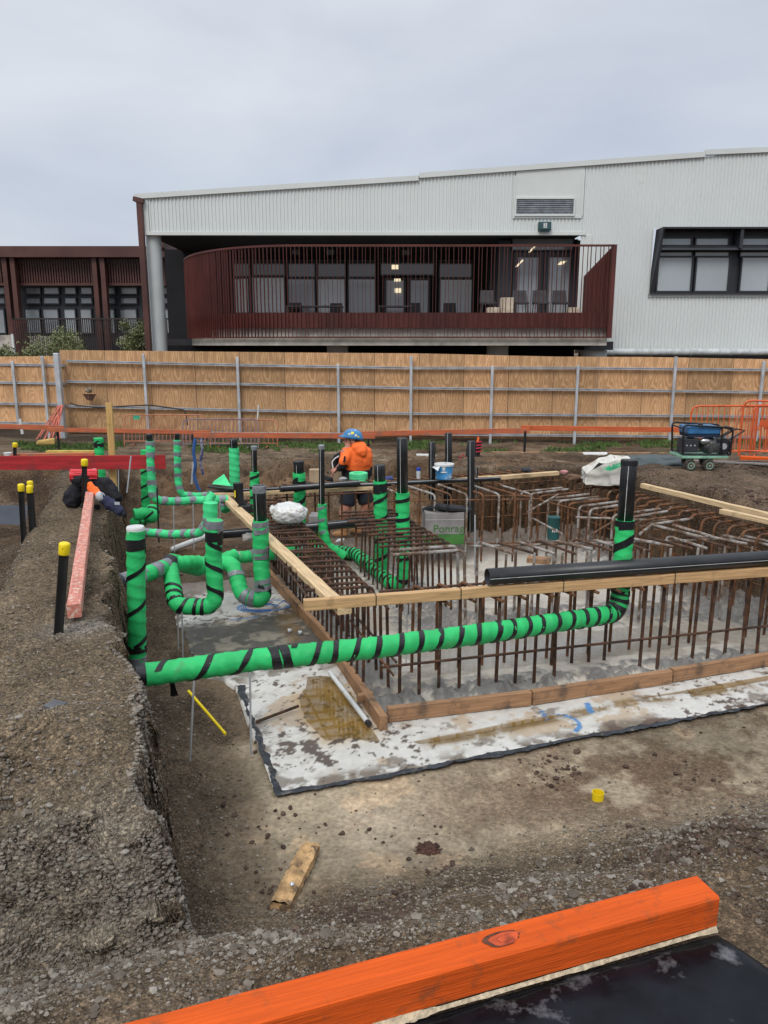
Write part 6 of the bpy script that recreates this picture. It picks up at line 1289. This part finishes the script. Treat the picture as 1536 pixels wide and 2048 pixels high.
m = MB(); m.quad(W(-80,1012,6.9), W(55,1010,6.9), W(52,1050,6.7), W(-80,1046,6.7)); o = m.build('black_sheet', M('black_sheet_blue', (.03,.036,.05), rough=.4, bump=.8, bscale=7), loc=W(0,1030,6.8)); tag(o, 'black plastic sheet lining the side of the left hollow', 'sheet')
# green pipe behind the red board
e, p = wp('short fat green pipe with black stripe passing behind the red board', [(203,975,8.6),(197,876,8.6)], .050, seed=51); tape(p, .050, .14, -.02, .26, .022, BTAPE, e, d=1, ph=.5, seed=4); ringtape(p, .05, plen(p)-.10, .03, BTAPE, e, 'black_tape')
p = W(188,943,7.4); o = MB().lathe(p-Vector((0,0,.03)), [(.025,0),(.027,.05),(.02,.055)], 16).build('white_pot', WHITEP, loc=p); tag(o, 'small white pot beside the red roll on the mound', 'pot')
e = empty('red_roll', W(168,960,7.2), 'bright red corrugated roll lying on the black jacket', 'roll'); RD = M('red_bag', (.62,.02,.03), rough=.4, bump=.3)
m = MB().tube([W(141,951,7.15), W(195,951,7.2)], .062, 20, step=.01); m.build('red_cover', RD, e, smooth=True)
m = MB(); [m.tube([W(143,y,7.08), W(194,y,7.12)], .006, 6) for y in (943,950,957)]; m.build('ridges', M('red_light', (.75,.06,.07), rough=.35), e)
# jacket over the picket: draped sheet of several folds
CLB = M('jacket_black', (.010,.010,.014), rough=.9, bump=.3, bscale=60); CLN = M('jacket_navy', (.022,.026,.060), rough=.9, bump=.3, bscale=60); CLO = M('hivis_orange', (.97,.17,.03), rough=.75, var=.05, bump=.3, bscale=40, scale=4); CLG = M('reflective_tape', (.42,.44,.46), rough=.4)
e = empty('work_jacket', W(180,1000,6.9), 'black and navy work jacket with orange panel draped over the mound around a picket', 'jacket')
def fold(pts, rad, mat, nm, flat=.55, seed=1):
    P = resample([W(*p) for p in pts], .03); n_ = len(P); m = MB().tube(P, lambda t: ((rad*(1-.35*abs(2*t-1)**2))*(1+.14*math.sin(9*t+seed)), (rad*flat*(1-.3*abs(2*t-1)**2))*(1+.14*math.sin(7*t+seed*2))), 14); o = m.build(nm, mat, e, smooth=True); return o
fold([(165,965,7.2),(152,980,7.15),(145,1000,7.1),(142,1016,7.05)], .085, CLB, 'jacket_side', .8, 2); fold([(148,958,7.2),(165,962,7.1),(185,965,7.15)], .075, CLB, 'jacket_collar', .8, 5); fold([(180,964,7.2),(205,972,7.15),(222,985,7.1),(236,1004,7.05)], .095, CLB, 'jacket_back', .7, 3)
fold([(176,968,7.02),(190,980,6.98),(200,992,6.94),(206,996,6.92)], .045, CLO, 'orange_panel', .6, 1); fold([(196,990,6.92),(212,1002,6.88),(228,1012,6.82),(245,1026,6.75)], .056, CLN, 'sleeve', .7, 4); fold([(196,995,6.90),(206,992,6.88)], .058, CLG, 'reflective_band', .7, 1)
p = W(235,1007,6.76); o_ = MB().box(p.x-.025,p.x+.02,p.y-.004,p.y,p.z-.012,p.z+.014).build('sleeve_patch', CLG, e); fold([(160,1012,7.0),(185,1016,6.98),(200,1014,6.95)], .04, CLB, 'jacket_hem', .5, 4)
p = W(249,1029,6.70); MB().ell(p, (.022,.02,.028), 12, 8).build('cuff_opening', CLB, e, smooth=True)
tj = bpy.data.textures.new('jacket_folds', 'CLOUDS'); tj.noise_scale = .07
for o_ in [k for k in bpy.data.objects if k.parent == e and k.name.split('.')[0] in ('jacket_side','jacket_collar','jacket_back','sleeve','jacket_hem','orange_panel')]:
    sb_ = o_.modifiers.new('Sub', 'SUBSURF'); sb_.levels = 2; sb_.render_levels = 2; dj = o_.modifiers.new('Folds', 'DISPLACE'); dj.texture = tj; dj.strength = .045; dj.mid_level = .5
# backpack far
e = empty('backpack', W(945,918,13), 'black backpack with red trim standing on the soil behind the pit', 'backpack'); BP = M('pack_black', (.015,.015,.020), rough=.8, bump=.3); RT = M('pack_red', (.45,.03,.05), rough=.7)
MB().hexa([W(930,918,13),W(958,918,13),W(958,918,13.25),W(930,918,13.25),W(934,885,13.05),W(966,878,13.05),W(964,878,13.25),W(936,884,13.25)]).build('pack_body', BP, e, bevel=.03)
for y in (884,890,896,903): MB().bar(W(952,y+1,12.98), W(964,y-1,12.98), .02, .018).build('red_strap', RT, e)
MB().tube([W(932,918,12.95), W(926,908,12.95), W(918,918,12.95)], .012, 6).build('strap', RT, e); MB().bar(W(955,884,13), W(957,874,13), .03, .03).build('orange_tag', CLO, e)

lumpbag('soil_clod', 'crumbled red brown clod of soil on the dug floor right of the broken plank', 'soil clod', onground(857,1702)+Vector((0,0,.004)), .062, .045, .022, M('clod_redbrown', (.075,.036,.026), rough=.95, var=.4, bump=1, bscale=60, bdist=.01), 12, .5, 5, .9, sc=16)
# ---------------------------------------------------------------- the worker
def worker():
    Y = 10.4; q = lambda x, y, dy=0: W(x, y, Y+dy)
    foot = W(702, 1076, Y); e = empty('person', foot, 'worker in blue stickered helmet and orange hooded jumper standing in the pit, looking left', 'person')
    SK = M('skin', (.50,.24,.17), rough=.55, var=.10, scale=12, bump=.1, bscale=60)
    hc = q(703, 882); hd = lambda dx, dz, dy=0: hc+Vector((dx, dy, dz))      # head centre
    m = MB()
    m.ell(hd(.012,.02), (.088,.072,.105), 20, 14); m.ell(hd(-.030,-.055), (.060,.055,.055), 16, 10); m.ell(hd(-.055,-.088), (.028,.034,.026), 12, 8)   # skull, jaw, chin
    m.tube([hd(-.078,.018), hd(-.103,-.018), hd(-.085,-.032)], lambda t: .010+.008*math.sin(PI*t)**.5, 8)                                        # nose
    m.ell(hd(-.078,-.050), (.016,.026,.007), 10, 6); m.ell(hd(-.076,-.062), (.014,.024,.007), 10, 6); m.ell(hd(-.072,.036), (.018,.048,.010), 10, 6)  # lips, brow
    for s in (-1,1): m.ell(hd(.025,-.008,s*.076), (.020,.010,.030), 10, 8)                                                                           # ears
    m.tube([hd(.025,-.03), hd(.050,-.16)], lambda t: .056+.02*t, 14)
    # trunk under the clothes, hips, legs down to the ankles
    N_ = q(716,905); m.tube([N_, q(714,930), q(712,958), q(711,972)], lambda t: (.10+.03*math.sin(PI*t), .09), 16)
    hips = ((q(703,970,-.05), q(692,1012,-.10), q(688,1056,.02)), (q(722,970,.08), q(734,1008,.05), q(722,1060,.22)))
    for a, b, c in hips: m.tube(resample(fillet([a, b, c], .06), .03), lambda t: .088-.022*t if t < .5 else .077-.065*(t-.5)+.022*math.exp(-((t-.68)/.12)**2), 14)
    # arms
    AL = (q(691,900,-.06), q(686,925,-.10), q(673,938,-.04)); AR = (q(700,903,.20), q(672,915,.28), q(668,936,.22))
    for a, b, c in (AL, AR): m.tube(resample(fillet([a, b, c], .05), .03), lambda t: .046-.018*t, 12)
    # hands: palm, four fingers, thumb
    for (a, b, c), s in ((AL,1),(AR,-1)):
        d = (c-b).normalized(); sd = d.cross(Vector((0,1,0))).normalized(); up = Vector((0,1,0)); pc_ = c+d*.04; m.ell(pc_, (.040,.022,.034), 12, 8)
        for i, L_ in enumerate((.066,.074,.070,.055)): o_ = up*(i-1.5)*.018; m.tube([pc_+d*.025+o_, pc_+d*(.025+L_*.55)+o_+sd*.004*s, pc_+d*(.025+L_*.85)+o_-Vector((0,0,.02)), pc_+d*(.02+L_*.9)+o_-Vector((0,0,.038))], lambda t: .0092-.002*t, 7)
        m.tube([pc_-d*.02+up*-.028, pc_+d*.012-up*.048, pc_+d*.04-up*.046-Vector((0,0,.012))], lambda t: .0115-.003*t, 7)
    body = m.build('body', SK, e, smooth=True); remesh(body, .0085, 3)
    m = MB(); m.ell(hd(-.070,.020,-.034), (.010,.012,.007), 8, 6); m.ell(hd(-.070,.020,.034), (.010,.012,.007), 8, 6); m.build('eyes', M('eye_dark', (.05,.04,.035), rough=.2), e, smooth=True)
    BE = M('grey_hair', (.42,.38,.35), rough=.9, bump=.6, bscale=90); m = MB(); m.ell(hd(-.058,-.088), (.036,.042,.030), 12, 8); m.ell(hd(-.04,-.075), (.045,.055,.028), 12, 8); be_ = m.build('beard', BE, e, smooth=True); remesh(be_, .008, 2)
    m = MB(); m.ell(hd(.048,.0), (.062,.076,.060), 14, 10); hr = m.build('hair', M('short_dark_hair', (.07,.05,.04), rough=.9), e, smooth=True)
    # helmet
    HB_ = M('helmet_blue', (.035,.19,.40), rough=.35, var=.15, coat=.4); hcn = hd(.018,.050); R_ = Quaternion((0,1,0), math.radians(8)).to_matrix(); m = MB(); i0 = 0; n = 26; rows = 10
    for k in range(rows+1):
        ph = (PI/2)*k/rows
        for j in range(n):
            t = 2*PI*j/n; rr = math.sin(ph)**.85 if k else 0.0; brim = 0
            if k == rows: brim = .012+.050*max(0, -math.cos(t))**3
            p = Vector(((.138*rr+brim)*math.cos(t), (.114*rr+brim*.7)*math.sin(t), .118*math.cos(ph)-(.006 if k == rows else 0))); m.v.append(tuple(hcn+R_ @ p))
    for k in range(rows):
        for j in range(n): m.f.append((k*n+j, (k+1)*n+j, (k+1)*n+(j+1) % n, k*n+(j+1) % n))
    hel = m.build('helmet', HB_, e, smooth=True); sdm = hel.modifiers.new('Solid', 'SOLIDIFY'); sdm.thickness = .006
    for dx, dz, w_, h_, mt in ((-.01,.07,.040,.034,YELLOW),(.04,.045,.034,.028,WHITEP),(-.055,.05,.026,.022,WHITEP),(.075,.03,.024,.02,YELLOW),(.01,.105,.034,.020,WHITEP),(-.03,.095,.022,.018,WHITEP)):
        c_ = hcn+R_ @ Vector((dx, 0, dz)); k_ = 1-(dx/.138)**2-(dz/.118)**2; y_ = -.114*math.sqrt(max(k_,.02))-.004; c_.y = hcn.y+y_; mm = MB(); nx_ = Vector((dx/.138**2, y_/.114**2, dz/.118**2)).normalized(); s1_ = nx_.cross(Vector((0,0,1))).normalized(); u1 = s1_.cross(nx_); mm.quad(c_-s1_*w_/2-u1*h_/2, c_+s1_*w_/2-u1*h_/2, c_+s1_*w_/2*.8+u1*h_/2, c_-s1_*w_/2*.9+u1*h_/2); mm.build('sticker', mt, hel)
    mm = MB().tube([hcn+R_ @ Vector((-.05,-.1,-.0)), hd(.0,-.04,-.09), hd(-.02,-.10,-.05)], .004, 6); mm.build('chin_strap', BLACKM, hel)
    # orange hooded jumper
    m = MB()
    m.tube(resample([q(714,897,.06), q(713,906,.05), q(713,922,.05), q(712,940,.05)], .03), lambda t: (.19+.035*math.sin(PI*min(1,t*1.3)), .155+.015*math.sin(PI*t)), 22)
    m.ell(q(714,902,.05), (.205,.15,.085), 20, 12)
    m.tube(resample(fillet([q(698,902,-.04), q(688,922,-.12), q(687,930,-.12)], .04), .02), lambda t: .078-.010*t, 14); m.tube(resample([q(728,903,.12), q(734,922,.14), q(734,936,.12)], .02), lambda t: .078-.006*t, 14)
    # hood
    m.ell(q(717,893,-.03), (.115,.105,.075), 18, 12); m.ell(q(722,901,-.09), (.085,.06,.075), 16, 10); m.ell(q(726,908,-.10), (.045,.045,.045), 12, 8)
    o = m.build('hooded_jumper', CLO, e, smooth=True); remesh(o, .013, 6); tx = bpy.data.textures.new('cloth_folds', 'CLOUDS'); tx.noise_scale = .13; dm = o.modifiers.new('Folds', 'DISPLACE'); dm.texture = tx; dm.strength = .03; dm.mid_level = .5
    PR = M('back_print', (.30,.05,.02), rough=.8)
    t1 = text_mesh('back_print', 'KOL', .060, PR, e, q(720,919.5)+Vector((0,-.172,0)), (1,-.03,0), (0,0,1)); t2 = text_mesh('back_print', 'CONS', .030, PR, e, q(721,929)+Vector((0,-.175,0)), (1,-.03,0), (0,0,1))
    MB().hexa([q(688,912,-.225),q(692,913,-.225),q(690,924,-.235),q(686,925,-.235),q(688,912,-.20),q(692,913,-.20),q(690,924,-.21),q(686,925,-.21)]).build('sleeve_badge', CLB, e)
    # black lower part and sleeves
    m = MB(); m.tube(resample([q(712,938,.05), q(712,952,.05), q(711,968,.03)], .02), lambda t: (.213-.035*t, .16), 22)
    m.tube(resample(fillet([q(687,928,-.12), q(684,935,-.10), q(676,938,-.06)], .03), .02), lambda t: .062-.018*t, 12); m.tube(resample([q(736,930,.14), q(738,952,.06)], .02), lambda t: .066-.02*t, 12)
    m.tube(resample(fillet([q(698,906,.14), q(672,916,.26), q(668,934,.22)], .05), .02), lambda t: .072-.026*t, 12)
    o = m.build('black_jumper_hem', CLB, e, smooth=True); remesh(o, .013, 5)
    MB().tube(resample(fillet([q(684,909,.16), q(670,917,.17), q(664,924,.17), q(666,936,.15)], .05), .02), .010, 8).build('sleeve_piping', WHITEP, e, smooth=True)
    # shorts
    m = MB(); m.tube(resample([q(711,964,.02), q(711,980,.02)], .02), lambda t: (.17, .15), 18)
    for (a, b, c) in hips: f = a.lerp(b, .95); m.tube(resample([a.lerp(b,.05), f], .02), lambda t: .118-.008*t, 16)
    o = m.build('shorts', M('shorts_dark', (.012,.016,.024), rough=.9), e, smooth=True); remesh(o, .013, 5)
    # boots
    BT = M('tan_boot', (.34,.17,.07), rough=.8, var=.2, wear=((.18,.11,.07), 14, .5, .7)); SOLE = M('boot_sole', (.04,.03,.025))
    for (a, b, c), dx in ((hips[0],-.10),(hips[1],-.08)):
        gz_ = foot.z; m = MB(); m.tube([Vector((c.x,c.y,gz_+.20)), Vector((c.x,c.y,gz_+.12)), Vector((c.x-.01,c.y,gz_+.05))], lambda t: .062+.004*t, 14); m.ell((c.x+dx*.55,c.y-.03,gz_+.055), (.115,.052,.05), 16, 10); o = m.build('boot', BT, e, smooth=True); remesh(o, .008, 3)
        m = MB(); m.ell((c.x+dx*.5,c.y-.03,gz_+.02), (.13,.056,.022), 16, 8); m.build('sole', SOLE, o, smooth=True) if False else m.build('sole', SOLE, e, smooth=True); MB().lathe((c.x,c.y,gz_+.185), [(.066,0),(.070,.015),(.066,.03)], 16).build('sock', M('sock_grey',(.25,.24,.23)), e)
worker()
